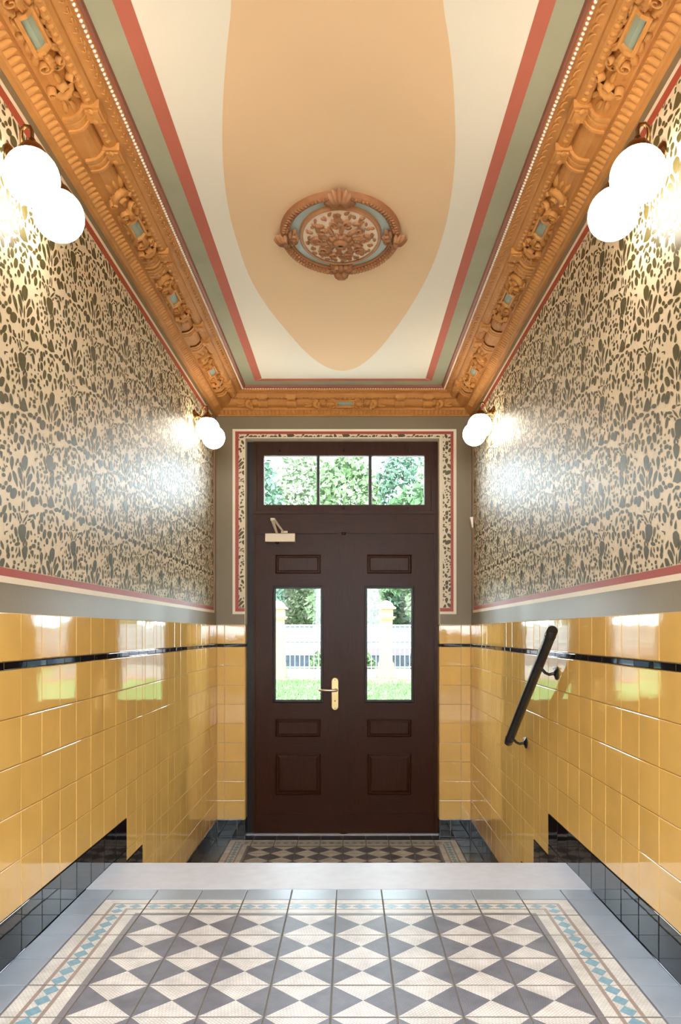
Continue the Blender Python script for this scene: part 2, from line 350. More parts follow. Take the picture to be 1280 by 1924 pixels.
def stencil(to3d, u0, u1, z0, z1):
    mb = MB()
    for j in range(-12, 12):
        for i in range(-20, 24):
            du = i*VX[0]+j*VY[0]; dz = j*VY[1]
            if 2.7+du < u0 or 2.15+du > u1 or .62+dz < z0 or .23+dz > z1: continue
            for k, s in enumerate(CELL):
                p = clip([(a+du, b+dz) for a, b in s], u0, u1, z0, z1)
                if p: mb.poly([to3d(a, b, (k+(j % 2)*len(CELL))*2.5e-6) for a, b in p])
    return mb
PZ0, PZ1, PY1 = .1956, 1.602, 5.655
def panel(wall, X, sg):
    P = lambda x0, y0, y1, z0, z1, mb: mb.box(min(X, X+sg*x0), max(X, X+sg*x0), y0, y1, z0, z1)
    mb = MB(); P(.0010, YB, PY1, PZ0, PZ1, mb); part('cream_field', mb, 'cream_paint', wall)
    mb = stencil(lambda u, z, e=0: (X+sg*(.0016+e), u, z), .3, PY1, PZ0+.002, PZ1-.002)
    part('leaf_stencil', mb, 'leaf_paint', wall, fix=False, kind='stuff')
    mb = MB(); P(.0014, YB, PY1+.024, PZ0-.0255, PZ0, mb); P(.0014, YB, PY1+.024, PZ1, PZ1+.034, mb); P(.0014, PY1, PY1+.022, PZ0, PZ1, mb); part('red_stripe', mb, 'red_paint', wall)
    mb = MB(); P(.0014, YB, PY1+.044, PZ0-.0455, PZ0-.0255, mb); P(.0014, YB, PY1+.044, PZ1+.034, PZ1+.052, mb); P(.0014, PY1+.024, PY1+.044, PZ0-.0255, PZ1+.034, mb); part('cream_stripe', mb, 'line_paint', wall)
panel(wall_left, XL, 1); panel(wall_right, XR, -1)
# front wall: painted border round the door
def fr(mb, x0, x1, z0, z1, t): mb.box(x0, x1, YF-t, YF, z0, z1)
fx = (-.917, -.896, -.869, OX0); gx = (OX1, .792, .8146, .8375); fz = (.142, .1625, .190); tz = (OZ, 1.552, 1.574, 1.592)
mb = MB(); fr(mb, fx[2], fx[3], fz[2], tz[1], .001); fr(mb, gx[0], gx[1], fz[2], tz[1], .001); fr(mb, fx[3], gx[0], tz[0], tz[1], .001); part('cream_field', mb, 'cream_paint', wall_front)
f3 = lambda u, z, e=0: (u, YF-.0016-e, z); mb = MB()
for a in ((fx[2], fx[3]-.004, fz[2]+.003, tz[1]), (gx[0]+.022, gx[1], fz[2]+.003, tz[1]), (fx[3], gx[0], tz[0]+.004, tz[1])):
    q = stencil(f3, *a); mb.add(q.v, q.f)
part('leaf_stencil', mb, 'leaf_paint', wall_front, fix=False, kind='stuff')
mb = MB(); fr(mb, fx[1], fx[2], fz[1], tz[2], .0014); fr(mb, gx[1], gx[2], fz[1], tz[2], .0014); fr(mb, fx[2], gx[1], tz[1], tz[2], .0014)
fr(mb, fx[2], fx[3], fz[1], fz[2], .0014); fr(mb, gx[0], gx[1], fz[1], fz[2], .0014); part('red_stripe', mb, 'red_paint', wall_front)
mb = MB(); fr(mb, fx[0], fx[1], fz[0], tz[3], .0014); fr(mb, gx[2], gx[3], fz[0], tz[3], .0014); fr(mb, fx[1], gx[2], tz[2], tz[3], .0014)
fr(mb, fx[1], fx[3], fz[0], fz[1], .0014); fr(mb, gx[0], gx[2], fz[0], fz[1], .0014); part('cream_stripe', mb, 'line_paint', wall_front)
mb = MB()                                    # plaster reveal
mb.box(OX0, OX0+.004, YF-.001, DY+.03, .06, OZ); mb.box(OX1-.004, OX1, YF-.001, DY+.03, .06, OZ); mb.box(OX0, OX1, YF-.001, DY+.03, OZ-.004, OZ)
part('plaster_reveal', mb, 'line_paint', wall_front)

# ---- wall tiles
TP = .1575; T_Y = bevel_tile(1, 1, .007, .0022)     # unit tile, scaled per piece: build in real size instead
tile_mesh = {}
def tmesh(w, h, m, t=.007, b=.0016):
    k = (round(w, 4), round(h, 4), m, t)
    if k not in tile_mesh:
        tile_mesh[k] = bevel_tile(w, h, t, b).mesh(m+'_tile', [m])
    return tile_mesh[k]
def put_tile(wall, name, side, u0, u1, z0, z1, m, gap=.0011, t=.007):
    w_, h_ = u1-u0-2*gap, z1-z0-2*gap
    if w_ < .004 or h_ < .004: return
    uc, zc = (u0+u1)/2, (z0+z1)/2
    j = lambda a: random.gauss(0, a)
    me = tmesh(w_, h_, m, t)
    if side == 'L': loc = (XL-.001, uc, zc); R = Matrix(((0, 0, 1), (1, 0, 0), (0, 1, 0))).to_euler()
    elif side == 'R': loc = (XR+.001, uc, zc); R = Matrix(((0, 0, -1), (-1, 0, 0), (0, 1, 0))).to_euler()
    else: loc = (uc, YF+.001, zc); R = Matrix(((1, 0, 0), (0, 0, -1), (0, 1, 0))).to_euler()
    R = (R.to_matrix() @ Matrix.Rotation(j(.0035), 3, 'X') @ Matrix.Rotation(j(.0035), 3, 'Y')).to_euler()
    link(name, me, wall, loc, R)
def tile_side(wall, side, notches):
    g0 = notches[0]-20*TP
    def cols(y0, y1, ph=0, cuts=()):
        es = [y0] + [g0+ph+k*TP for k in range(60) if y0+.05 < g0+ph+k*TP < y1-.03] + [y1]
        for c in cuts:
            es = [e for e in es if abs(e-c) > .045 or e in (y0, y1)] + [c]
        es = sorted(set(es)); return list(zip(es[:-1], es[1:]))
    steps = [(-9, notches[0], -.865), (notches[0], notches[1], -1.065), (notches[1], notches[2], -1.265), (notches[2], 9, -1.465)]
    Y0 = g0+TP*3 + .0
    for a, b in cols(Y0, YF, 0, notches):
        lim = [s[2] for s in steps if s[0] <= (a+b)/2 < s[1]][0]
        put_tile(wall, 'yellow_tile', side, a, b, -.09, .06, 'yellow')
        for r in range(9):
            zt = -.115-.15*r; zb = max(zt-.15, lim)
            if zb < zt-.006: put_tile(wall, 'yellow_tile', side, a, b, zb, zt, 'yellow')
        lo = {0: -.865-.30, 1: -1.065-.25, 2: -1.265-.25, 3: ZLO}[[i for i, s in enumerate(steps) if s[0] <= (a+b)/2 < s[1]][0]]
        z = lim
        while z > lo+.01:
            z2 = max(z-.145, lo) if lo > ZLO+.01 else max(z-.145, ZLO)
            put_tile(wall, 'base_tile', side, a, b, z2, z, 'black_glaze', t=.0085); z = z2
    for a, b in cols(Y0, YF, .04): put_tile(wall, 'strip_tile', side, a, b, -.115, -.09, 'black_glaze', t=.0078)
NL, NR = (3.435, 3.70, 3.97), (3.52, 3.80, 4.08)
tile_side(wall_left, 'L', NL); tile_side(wall_right, 'R', NR)
mb = MB()
for X, s in ((XL, 1), (XR, -1)):             # the same tiling behind the viewer, out of the picture
    x0, x1 = sorted((X, X+s*.006)); mb.box(x0, x1, YB, .71, -.865, .06)
part('yellow_tile_run', mb, 'yellow', wall_left, kind='stuff')
mb = MB()
for X, s in ((XL, 1), (XR, -1)):
    x0, x1 = sorted((X, X+s*.007)); mb.box(x0, x1, YB, .71, ZU, -.865)
part('base_tile_run', mb, 'black_glaze', wall_left, kind='stuff')
for a, b, flip in ((XL+.007, -.979, 0), (-.979, OX0, 0), (OX1, .874, 1), (.874, XR-.007, 1)):
    put_tile(wall_front, 'yellow_tile', 'F', a, b, -.09, .055, 'yellow')
    put_tile(wall_front, 'strip_tile', 'F', a, b, -.115, -.09, 'black_glaze', t=.0078)
    for r in range(9): put_tile(wall_front, 'yellow_tile', 'F', a, b, -.115-.15*(r+1), -.115-.15*r, 'yellow')
for a, b in ((XL+.0085, -.88), (-.88, OX0), (OX1, .79), (.79, XR-.0085)): put_tile(wall_front, 'base_tile', 'F', a, b, ZLO, -1.465, 'black_glaze', t=.0085)
# tiled faces of the niche
for s, X in ((1, OX0), (-1, OX1)):
    for z0, z1, m, nm in [(-.09, .055, 'yellow', 'yellow_tile'), (-.115, -.09, 'black_glaze', 'strip_tile')] + [(-.115-.15*(r+1), -.115-.15*r, 'yellow', 'yellow_tile') for r in range(9)] + [(ZLO, -1.465, 'black_glaze', 'base_tile')]:
        mb = MB(); x0, x1 = sorted((X, X+s*.006)); mb.box(x0, x1, YF-.006, DY-.005, z0+.001, z1-.001); part(nm, mb, m, wall_front)

# ---- floors
mb = MB(); mb.box(XL-.05, XR+.05, YB-.1, 2.90, ZU-.14, ZU-.004); floor = part('floor', mb, ['dark_grout'], kind='structure')
mb = MB(); mb.box(XL-.05, XR+.05, 3.76, DY+.25, ZLO-.2, ZLO-.004); floor2 = part('floor_landing', mb, ['dark_grout'], kind='structure')
stairs = link('stairs', None, None, kind='structure')
def slab(y0, y1, z0, z1, r=.012, name='stone_step', par=stairs, x0=XL+.0085, x1=XR-.0085):
    prof = [(y0, z0), (y1, z0), (y1, z1-r)] + [(y1-r+r*math.cos(a), z1-r+r*math.sin(a)) for a in (PI/6, PI/3, PI/2)] + [(y0, z1)]
    mb = MB(); n = len(prof)
    mb.add([(x0, y, z) for y, z in prof] + [(x1, y, z) for y, z in prof], [(i, (i+1) % n, n+(i+1) % n, n+i) for i in range(n)] + [list(range(n)), list(range(n, 2*n))[::-1]])
    return part(name, mb, 'stone', par)
slab(2.902, 3.24, ZU-.14, ZU+.001); slab(3.10, 3.52, ZU-.34, ZU-.20); slab(3.40, 3.80, ZU-.54, ZU-.40)
mb = MB(); mb.box(XL+.01, XR-.01, 3.05, 3.222, ZU-.6, ZU-.14); mb.box(XL+.01, XR-.01, 3.222, 3.502, ZU-.6, ZU-.34); mb.box(XL+.01, XR-.01, 3.502, 3.782, ZU-.6, ZU-.54); part('riser', mb, 'stone', stairs)
P_ = .175; CX = -.05; G = .0017; CH = .0012; FT = .004
def prism_tile(w, d, cells, mats):
    """floor tile (centre origin, top z=0): chamfered body plus a top face split into coloured cells"""
    mb = MB(); x, y = w/2-G, d/2-G
    vs = [(-x, -y, -FT-.004), (x, -y, -FT-.004), (x, y, -FT-.004), (-x, y, -FT-.004), (-x, -y, -CH), (x, -y, -CH), (x, y, -CH), (-x, y, -CH)]
    xi, yi = x-CH, y-CH; vs += [(-xi, -yi, 0), (xi, -yi, 0), (xi, yi, 0), (-xi, yi, 0)]
    mb.add(vs, [(k*4+j, k*4+(j+1) % 4, k*4+4+(j+1) % 4, k*4+4+j) for k in range(2) for j in range(4)], len(mats))
    for poly, mi in cells:
        p = clip(list(poly), -xi, xi, -yi, yi)
        if p: mb.poly([(a, b, 0) for a, b in p], mi)
    return mb.mesh('floor_tile', list(mats)+['dark_grout'])
h = P_/2
me_diamond = prism_tile(P_, P_, [([(-h, -h), (0, 0), (-h, h)], 0), ([(h, -h), (h, h), (0, 0)], 0), ([(-h, h), (0, 0), (h, h)], 1), ([(-h, -h), (h, -h), (0, 0)], 2)], ['dark_a', 'cream_a', 'cream_b'])
# border strip across its width (from the outer edge): positions in m
def band(W): k = W/.175; return [q*k for q in (0, .006, .046, .058, .106, .118, .154, .175)]
def border_cells(W, Ln, nd=3, mitre=0):
    """strip running along y, outer edge at -x; returns cells"""
    b = [q-W/2 for q in band(W)]; L0, L1 = -Ln/2, Ln/2; C = []
    for i, mi in ((0, 3), (1, 0), (2, 1), (4, 1), (5, 0), (6, 3)): C.append(([(b[i], L0), (b[i+1], L0), (b[i+1], L1), (b[i], L1)], mi))
    x0, x1 = b[3], b[4]; xm = (x0+x1)/2; s = Ln/nd
    for k in range(nd):
        a = L0+k*s; m_ = a+s/2; q = a+s
        C += [([(xm, a), (x1, m_), (xm, q), (x0, m_)], 2), ([(x0, a), (xm, a), (x0, m_)], 0), ([(xm, a), (x1, a), (x1, m_)], 0), ([(x0, m_), (xm, q), (x0, q)], 0), ([(x1, m_), (x1, q), (xm, q)], 0)]
    return C
BM = ['cream_s', 'brown_s', 'blue_s', 'gray_s']
rotc = lambda C, f: [([f(*p) for p in poly], mi) for poly, mi in C]
def orient(C):                                 # keep faces counter-clockwise
    o = []
    for poly, mi in C:
        A = sum(poly[i-1][0]*poly[i][1]-poly[i][0]*poly[i-1][1] for i in range(len(poly)))
        o.append((poly if A > 0 else poly[::-1], mi))
    return o
def corner_cells(Wx, Wy):
    """corner piece: outer edges at -x and +y, mitred from (-x,+y) to (x,-y)"""
    C = []; bx = [q-Wx/2 for q in band(Wx)]; by = [Wy/2-q for q in band(Wy)]
    for i, mi in ((0, 3), (1, 0), (2, 1), (3, 0), (4, 1), (5, 0), (6, 3)):
        C.append(([(bx[i], -Wy/2), (bx[i+1], -Wy/2), (bx[i+1], by[i+1]), (bx[i], by[i])], mi))
        C.append(([(bx[i], by[i]), (bx[i+1], by[i+1]), (Wx/2, by[i+1]), (Wx/2, by[i])], mi))
    return C
def put_corner_diamonds(Wx, Wy):
    bx = [q-Wx/2 for q in band(Wx)]; by = [Wy/2-q for q in band(Wy)]; C = []
    xm, ym = (bx[3]+bx[4])/2, (by[3]+by[4])/2; rx, ry = (bx[4]-bx[3])/2, abs(by[4]-by[3])/2
    for cx, cy in ((xm, ym), (xm, ym-2.0*ry-.004), (xm+2.1*rx+.004, ym)): C.append(([(cx-rx, cy), (cx, cy-ry), (cx+rx, cy), (cx, cy+ry)], 2))
    return C
def tile_floor(par, z, y_far, rows, y_near, fb, plain_far):
    """y_far = far edge of the diamond field; field rows run towards the viewer"""
    def put(name, me, x, y, rz=0, sx=1):
        link(name, me, par, (x, y, z+random.uniform(-.0006, .0006)), (random.gauss(0, .0022), random.gauss(0, .0022), rz), (sx, 1, 1))
    for r in range(rows):
        yc = y_far-P_*(r+.5)
        for c in range(-4, 4): put('floor_tile', me_diamond, CX+P_*(c+.5), yc)
    mbL = prism_tile(P_, P_, orient(border_cells(P_, P_)), BM); mbR = prism_tile(P_, P_, orient(rotc(border_cells(P_, P_), lambda a, b: (-a, b))), BM)
    mbF = prism_tile(P_, fb, orient(rotc(border_cells(fb, P_), lambda a, b: (b, -a))), BM)
    xl, xr = CX-P_*4, CX+P_*4
    for r in range(rows):
        yc = y_far-P_*(r+.5); put('border_tile', mbL, xl-h, yc); put('border_tile', mbR, xr+h, yc)
    for c in range(-4, 4): put('border_tile', mbF, CX+P_*(c+.5), y_far+fb/2)
    for sx, xc in ((1, xl-h), (-1, xr+h)):
        C = corner_cells(P_, fb); D = put_corner_diamonds(P_, fb)
        if sx < 0: C = rotc(C, lambda a, b: (-a, b)); D = rotc(D, lambda a, b: (-a, b))
        me = prism_tile(P_, fb, orient(C), BM)
        put('border_tile', me, xc, y_far+fb/2)
        mb = MB()
        for poly, mi in orient(D): mb.poly([(a, b, .0004) for a, b in poly])
        part('corner_diamond', mb, 'blue_s', par, fix=False, loc=(xc, y_far+fb/2, z+.0002))
    # plain slate border along the walls
    wl, wr = xl-P_-(XL+.008), XR-.008-(xr+P_)
    def plain(x0, x1, y0, y1):
        mb = bevel_tile(x1-x0-2*G, y1-y0-2*G, .006, .0012); me = mb.mesh('slate_tile', ['slate' if par is floor else 'slate_shaded'])
        link('slate_tile', me, par, ((x0+x1)/2, (y0+y1)/2, z-.006+random.uniform(-.0004, .0004)), (random.gauss(0, .002), random.gauss(0, .002), 0))
    for r in range(-1, rows):
        y1 = y_far-P_*r; y0 = y1-P_
        if r == -1: y0, y1 = y_far, y_far+fb
        plain(xl-P_-wl, xl-P_, y0, y1); plain(xr+P_, xr+P_+wr, y0, y1)
    if plain_far > .02:
        y0 = y_far+fb; es = [XL+.008, xl-P_] + [CX+P_*c*1.0 for c in range(-4, 5)] + [xr+P_, XR-.008]
        for a, b_ in zip(es[:-1], es[1:]): plain(a, b_, y0, y0+plain_far)
tile_floor(floor, ZU, 2.636, 11, 0, .153, .111)
tile_floor(floor2, ZLO, 5.545, 10, 0, .175, DY-5.545-.175-.005-.03)
mb = MB(); mb.box(XL+.01, XR-.01, YB, 2.636-P_*11-.002, ZU-.005, ZU); part('floor_tile_run', mb, 'slate', floor, kind='stuff')

# ================================================================ CORNICE
PROF = [(0, 1.690), (.014, 1.690), (.018, 1.698), (.024, 1.702), (.060, 1.726), (.064, 1.741), (.072, 1.743), (.094, 1.744), (.112, 1.750), (.126, 1.762), (.136, 1.779), (.142, 1.800),
        (.143, 1.789), (.152, 1.781), (.166, 1.780), (.180, 1.786), (.190, 1.799), (.192, 1.809), (.198, 1.812), (.230, 1.820), (.234, 1.831), (.247, 1.836), (.252, 1.829), (.262, 1.836), (.266, 1.85), (0, 1.85)]
def fr_pt(v):                                  # v metres along the frieze (from groove to torus): position and outward normal
    seg = PROF[6:12]; acc = 0
    for i in range(len(seg)-1):
        a, b = seg[i], seg[i+1]; L_ = math.dist(a, b)
        if v <= acc+L_ or i == len(seg)-2:
            t = (v-acc)/L_; p = (a[0]+t*(b[0]-a[0]), a[1]+t*(b[1]-a[1])); break
        acc += L_
    def nrm(i):
        i0, i1 = max(i-1, 0), min(i+1, len(seg)-1); dx, dz = seg[i1][0]-seg[i0][0], seg[i1][1]-seg[i0][1]; l = math.hypot(dx, dz); return (dz/l, -dx/l)
    n0, n1 = nrm(i), nrm(i+1); t = max(0, min(1, t)); nx, nz = n0[0]*(1-t)+n1[0]*t, n0[1]*(1-t)+n1[1]*t; l = math.hypot(nx, nz)
    return p, (nx/l, nz/l)
FLEN = sum(math.dist(PROF[i], PROF[i+1]) for i in range(6, 11))
def FM(s, v, hh):                              # relief coordinates on the frieze -> local 3D (x = out of wall, y = along)
    p, n_ = fr_pt(v); return (p[0]+n_[0]*hh, s, p[1]+n_[1]*hh)
def lobe(mb, F, s, v, L_, W, ang, H, notches=0, mi=0, curl=0, base=0):
    ca, sa = math.cos(math.radians(ang)), math.sin(math.radians(ang)); rows = []
    na = 10 if notches else 7
    for i in range(na+1):
        a = i/na; w_ = W*max(.04, math.sin(PI*min(1, a*.92+.06))**.8)
        if notches: w_ *= 1-.30*(i % 2)
        row = []
        for k in range(5):
            b_ = -1+k*.5; lx = a*L_; ly = b_*w_+curl*a*a*L_
            hh = base-.001+1.45*H*(1-b_*b_)**.6*math.sin(PI*min(1, a*.85+.12))**.5*(.8 if notches and i % 2 else 1)
            if abs(b_) < .1: hh -= .38*H
            row.append(F(s+lx*ca-ly*sa, v+lx*sa+ly*ca, hh))
        rows.append(row)
    mb.grid(rows, mi)
def scroll(mb, F, s, v, r, turns, hand, a0, th, H, mi=0, n=22):
    P = []
    for i in range(n+1):
        t = i/n; a = math.radians(a0)+hand*t*turns*2*PI; rr = r*(1-.80*t); P.append((s+rr*math.cos(a), v+rr*math.sin(a), th*(1-.45*t)))
    rows = []
    for i in range(n+1):
        p, q = P[max(i-1, 0)], P[min(i+1, n)]; dx, dy = q[0]-p[0], q[1]-p[1]; l = math.hypot(dx, dy) or 1; nx, ny = -dy/l, dx/l
        c = P[i]; row = []
        for k in range(5):
            b_ = -1+k*.5; row.append(F(c[0]+nx*b_*c[2], c[1]+ny*b_*c[2], -.001+1.4*H*math.sqrt(1-b_*b_*.98)))
        rows.append(row)
    mb.grid(rows, mi)
def strap_mesh(wd):
    mb = MB()
    for s0, s1, o in ((-wd/2, wd/2, .006), (-wd/2, -wd/2+.012, .011), (wd/2-.012, wd/2, .011), (-.006, .006, .009)):
        rows = []
        for i in range(9):
            v = FLEN*i/8*.98; rows.append([FM(s0, v, 0), FM(s0, v, o), FM(s1, v, o), FM(s1, v, 0)])
        mb.grid(rows, 0, False)
        mb.add(rows[0], [(0, 1, 2, 3)]); mb.add(rows[-1], [(0, 1, 2, 3)])
    # block over the roll
    mb.box(.136, .198, -wd/2-.004, wd/2+.004, 1.772, 1.80); mb.box(.146, .190, -wd/2+.008, wd/2-.008, 1.766, 1.772)
    for q in (-1, 1): lobe(mb, lambda a, b, c: (.165+b, a, 1.767-c), q*.01, 0, q*wd*.4, .012, 0, .006)
    return mb.mesh('strap', ['ochre2'])
me_strap = strap_mesh(.070)
def cartouche_meshes():
    hl, hv, vc = .058, .017, FLEN*.50
    fr_ = MB()
    for a0, a1, b0, b1 in ((-hl-.012, hl+.012, vc-hv-.010, vc-hv), (-hl-.012, hl+.012, vc+hv, vc+hv+.010), (-hl-.014, -hl, vc-hv, vc+hv), (hl, hl+.014, vc-hv, vc+hv)):
        g = []
        for i in range(7):
            s = a0+(a1-a0)*i/6; g.append([FM(s, b0, -.001), FM(s, b0, .017), FM(s, (b0+b1)/2, .020), FM(s, b1, .017), FM(s, b1, -.001)])
        fr_.grid(g, 0, False); fr_.add(g[0], [(0, 1, 2, 3, 4)]); fr_.add(g[-1], [(4, 3, 2, 1, 0)])
    tab = MB(); g = [[FM(-hl+2*hl*i/4, vc-hv+2*hv*j/2, .006) for j in range(3)] for i in range(5)]; tab.grid(g, 0, False)
    lv = MB()
    for q in (-1, 1):                            # acanthus round the tablet, symmetrical
        F = lambda a, b, c, q=q: FM(q*a, b, c)
        for a, v, L_, W, an, H in ((.070, vc+.020, .060, .016, 35, .022), (.068, vc-.020, .055, .014, -32, .018), (.072, vc, .075, .015, 2, .024), (.020, vc+.028, .050, .012, 18, .020), (.020, vc-.030, .045, .011, -15, .016), (.10, vc+.030, .05, .013, 70, .018), (.045, vc+.030, .05, .012, 60, .020)):
            lobe(lv, F, a, v, L_, W, an, H, 5)
        scroll(lv, F, .118, vc-.018, .020, 1.3, -1, 90, .006, .016)
        scroll(lv, F, .140, vc+.026, .018, 1.3, 1, -90, .006, .016)
    lobe(lv, FM, 0, vc+.026, .030, .012, 90, .024, 3); lobe(lv, FM, 0, vc-.026, .026, .011, -90, .020, 3)
    sc_ = MB()                                   # shell-like C scroll with scalloped belly, one side
    F = FM
    rows = []
    for i in range(13):
        a = PI*(-.5+i/12); row = []
        for k in range(5):
            rr = .012+.030*k/4*(1+.10*math.cos(12*a) if k == 4 else 1)
            row.append(F(.0+rr*math.cos(a)*1.15, vc+rr*math.sin(a), (.012, .016, .019, .016, .001)[k]+(.003 if i % 2 and 0 < k < 4 else 0)))
        rows.append(row)
    sc_.grid(rows, 0)
    scroll(sc_, F, -.004, vc+.034, .015, 1.4, 1, 0, .006, .021); scroll(sc_, F, -.004, vc-.032, .014, 1.4, -1, 0, .006, .021)
    lobe(sc_, F, .010, vc, .028, .020, 180, .020, 0); lobe(sc_, F, .045, vc+.020, .060, .011, 25, .014, 5); lobe(sc_, F, .048, vc-.016, .062, .011, -12, .013, 5)
    lobe(sc_, F, -.015, vc, .045, .012, 180, .012, 5); lobe(sc_, F, .06, vc, .05, .010, 5, .012, 3)
    return fr_.mesh('tablet_frame', ['ochre2']), tab.mesh('tablet', ['tablet']), lv.mesh('acanthus', ['ochre2']), sc_.mesh('shell_scroll', ['ochre2'])
me_fr, me_tab, me_lv, me_sc = cartouche_meshes()
# small repeated pieces
def tongue_mesh():
    mb = MB(); rows = []; a0, a1 = Vector((.026, 0, 1.7025)), Vector((.059, 0, 1.7248)); d = (a1-a0); nn = Vector((d.z, 0, -d.x)).normalized()
    for i in range(6):
        t = i/5; hw = .0150*(1 if t < .30 else math.sqrt(max(.0, 1-((t-.30)/.71)**2))); c = a0+d*t; row = []
        for k in range(5):
            b_ = -1+k*.5; row.append(c+Vector((0, b_*hw, 0))+nn*(-.001+.008*math.sqrt(max(0, 1-b_*b_*.97))))
        rows.append(row)
    mb.grid(rows, 0); return mb.mesh('leaf_tongue', ['ochre2'])
me_tg = tongue_mesh()
mb = MB(); mb.lathe([(.0004, -.0064), (.0045, -.0046), (.0064, 0), (.0045, .0046), (.0004, .0064)], 8); me_pearl = mb.mesh('pearl', ['pearl'])
mb = MB(); mb.lathe([(.0002, -.005), (.006, -.004), (.0115, -.0005), (.0125, .003)], 10); me_coin = mb.mesh('coin', ['ochre2'])
mb = MB(); mb.tube([(-.011, -.010, 0), (-.010, .004, 0), (-.004, .010, 0), (.004, .010, 0), (.010, .004, 0), (.011, -.010, 0)], .0032, 5); me_hoop = mb.mesh('hoop_leaf', ['ochre2'])
def cornice(name, loc, rz, s0, s1, mitre0, mitre1, tabs, straps, vis0, vis1):
    root = link(name, None, None, loc, (0, 0, rz), kind='structure')
    mb = MB(); n = len(PROF)
    a = [(p, s0+(p if mitre0 else 0), z) for p, z in PROF]; b_ = [(p, s1-(p if mitre1 else 0), z) for p, z in PROF]
    reds = (22, 23)
    for i in range(n):
        j = (i+1) % n
        mb.add([a[i], a[j], b_[j], b_[i]], [(0, 1, 2, 3)], 1 if i in reds else 0, False)
    mb.add(a, [list(range(n))]); mb.add(b_, [list(range(n))])
    part('cornice_profile', mb, ['ochre', 'fillet_red'], root)
    def rep(me, nm, pitch, p, z, rot=(0, 0, 0), ins=0, skip=None, z1=0):
        k = int((vis1-vis0)/pitch)
        for i in range(k+1):
            s = vis0+i*pitch
            if mitre0 and s < s0+p+ins or mitre1 and s > s1-p-ins: continue
            if skip and any(abs(s-q) < .045 for q in skip): continue
            link(nm, me, root, (p, s, z), rot)
    rep(me_tg, 'leaf_tongue', .031, 0, 0, ins=.05); rep(me_pearl, 'pearl', .0192, .2405, 1.8325)
    rep(me_coin, 'coin', .030, .166, 1.783, (0, 0, 0), .02, straps); rep(me_hoop, 'hoop_leaf', .036, .214, 1.8145, (0, .25, 0), .02)
    for q in straps: link('strap', me_strap, root, (0, q, 0))
    for t in tabs:
        link('tablet', me_tab, root, (0, t, 0)); link('tablet_frame', me_fr, root, (0, t, 0)); link('acanthus', me_lv, root, (0, t, 0))
    return root
def shells(root, lst):
    for s, sg in lst: link('shell_scroll', me_sc, root, (0, s, 0), (0, 0, 0), (1, sg, 1))
TB = (1.10, 2.15, 3.20, 3.87, 4.95)
ST = (1.52, 1.74, 2.53, 2.75, 3.49, 3.58, 4.31, 4.53, 5.30, 5.40)
SHL = ((1.33, 1), (1.93, -1), (2.37, 1), (2.98, -1), (3.385, 1), (3.685, -1), (4.09, 1), (4.72, -1), (5.17, 1))
cl = cornice('trim_1', (XL, 0, 0), 0, YB, YF, 0, 1, TB, ST, 1.0, 5.56); shells(cl, SHL)
neg = lambda t: tuple(-q for q in t)
cr = cornice('trim_2', (XR, 0, 0), PI, -YF, -YB, 1, 0, neg(TB), neg(ST), -5.56, -1.0); shells(cr, [(-a, -b_) for a, b_ in SHL])
# front: local y runs to world +x
cf = cornice('trim_3', (0, YF, 0), -PI/2, XL, XR, 1, 1, (-.035,), (-.445, -.665, .385, .60), XL+.05, XR-.05); shells(cf, [(-.24, -1), (.17, 1), (-.76, -1), (.68, 1)])

# ================================================================ CEILING ROSETTE
ros = thing('ceiling_rosette', 'oval brown plaster rosette with pale blue ring and carved foliage on the peach ceiling', 'ceiling rosette', (-.042, 3.43, ZC))
RF = lambda a, b, c: (a, b, -c)
def oval_band(mb, prof, A, B, n=64, mi=0):     # prof: (offset, depth)
    rows = []
    for k in range(n):
        t = 2*PI*k/n; rows.append([((A+o)*math.cos(t), (B+o)*math.sin(t), -d) for o, d in prof])
    rows.append(rows[0]); mb.grid(rows, mi)
mb = MB(); oval_band(mb, [(.005, 0), (.003, .020), (-.006, .028), (-.016, .024), (-.022, .014), (-.034, .012), (-.038, .018), (-.042, .012), (-.042, .001)], .275, .338); part('outer_ring', mb, 'terra_dark', ros)
mb = MB(); oval_band(mb, [(-.04, .003), (-.11, .003)], .275, .338); part('blue_ring', mb, 'ros_blue', ros)
mb = MB(); oval_band(mb, [(.003, .001), (.002, .018), (-.006, .024), (-.014, .018)], .188, .243); part('inner_ring', mb, 'terra', ros)
mb = MB(); rows = []
for i in range(7):
    q = i/6; rows.append([(.178*(1-q)*math.cos(2*PI*k/40)+0, .234*(1-q)*math.sin(2*PI*k/40), -.014-.016*math.sin(q*PI/2)) for k in range(40)])
mb.grid(rows, 0, True, True); part('cream_dish', mb, 'ros_cream', ros)
mb = MB(); mb.lathe([(.0003, -.0055), (.005, -.004), (.0062, 0), (.005, .004)], 8); me_bd = mb.mesh('bead', ['terra'])
for k in range(84):
    t = 2*PI*k/84
    if min(abs(math.sin(t)), abs(math.cos(t))) < .2: continue
    link('bead', me_bd, ros, (.247*math.cos(t), .310*math.sin(t), -.016))
for k in range(96):
    t = 2*PI*k/96
    if min(abs(math.sin(t)), abs(math.cos(t))) < .17: continue
    link('leaf_tip', me_bd, ros, (.264*math.cos(t), .327*math.sin(t), -.026), (0, 0, t), (1.5, .75, .9))
mb = MB()                                       # foliage on the dish
dome = lambda a, b: .014+.016*math.sin(max(0, 1-math.hypot(a/.178, b/.234))*PI/2)
DF = lambda a, b, c: (a, b, -dome(a, b)-c)
for k in range(16):                              # outer leaves
    t = 2*PI*k/16+.1; lobe(mb, DF, .112*math.cos(t), .150*math.sin(t), .056, .013, math.degrees(t)+(55 if k % 2 else -55), .013, 5)
    lobe(mb, DF, .132*math.cos(t+.2), .176*math.sin(t+.2), .030, .008, math.degrees(t)+(-15 if k % 2 else 15), .010, 3)
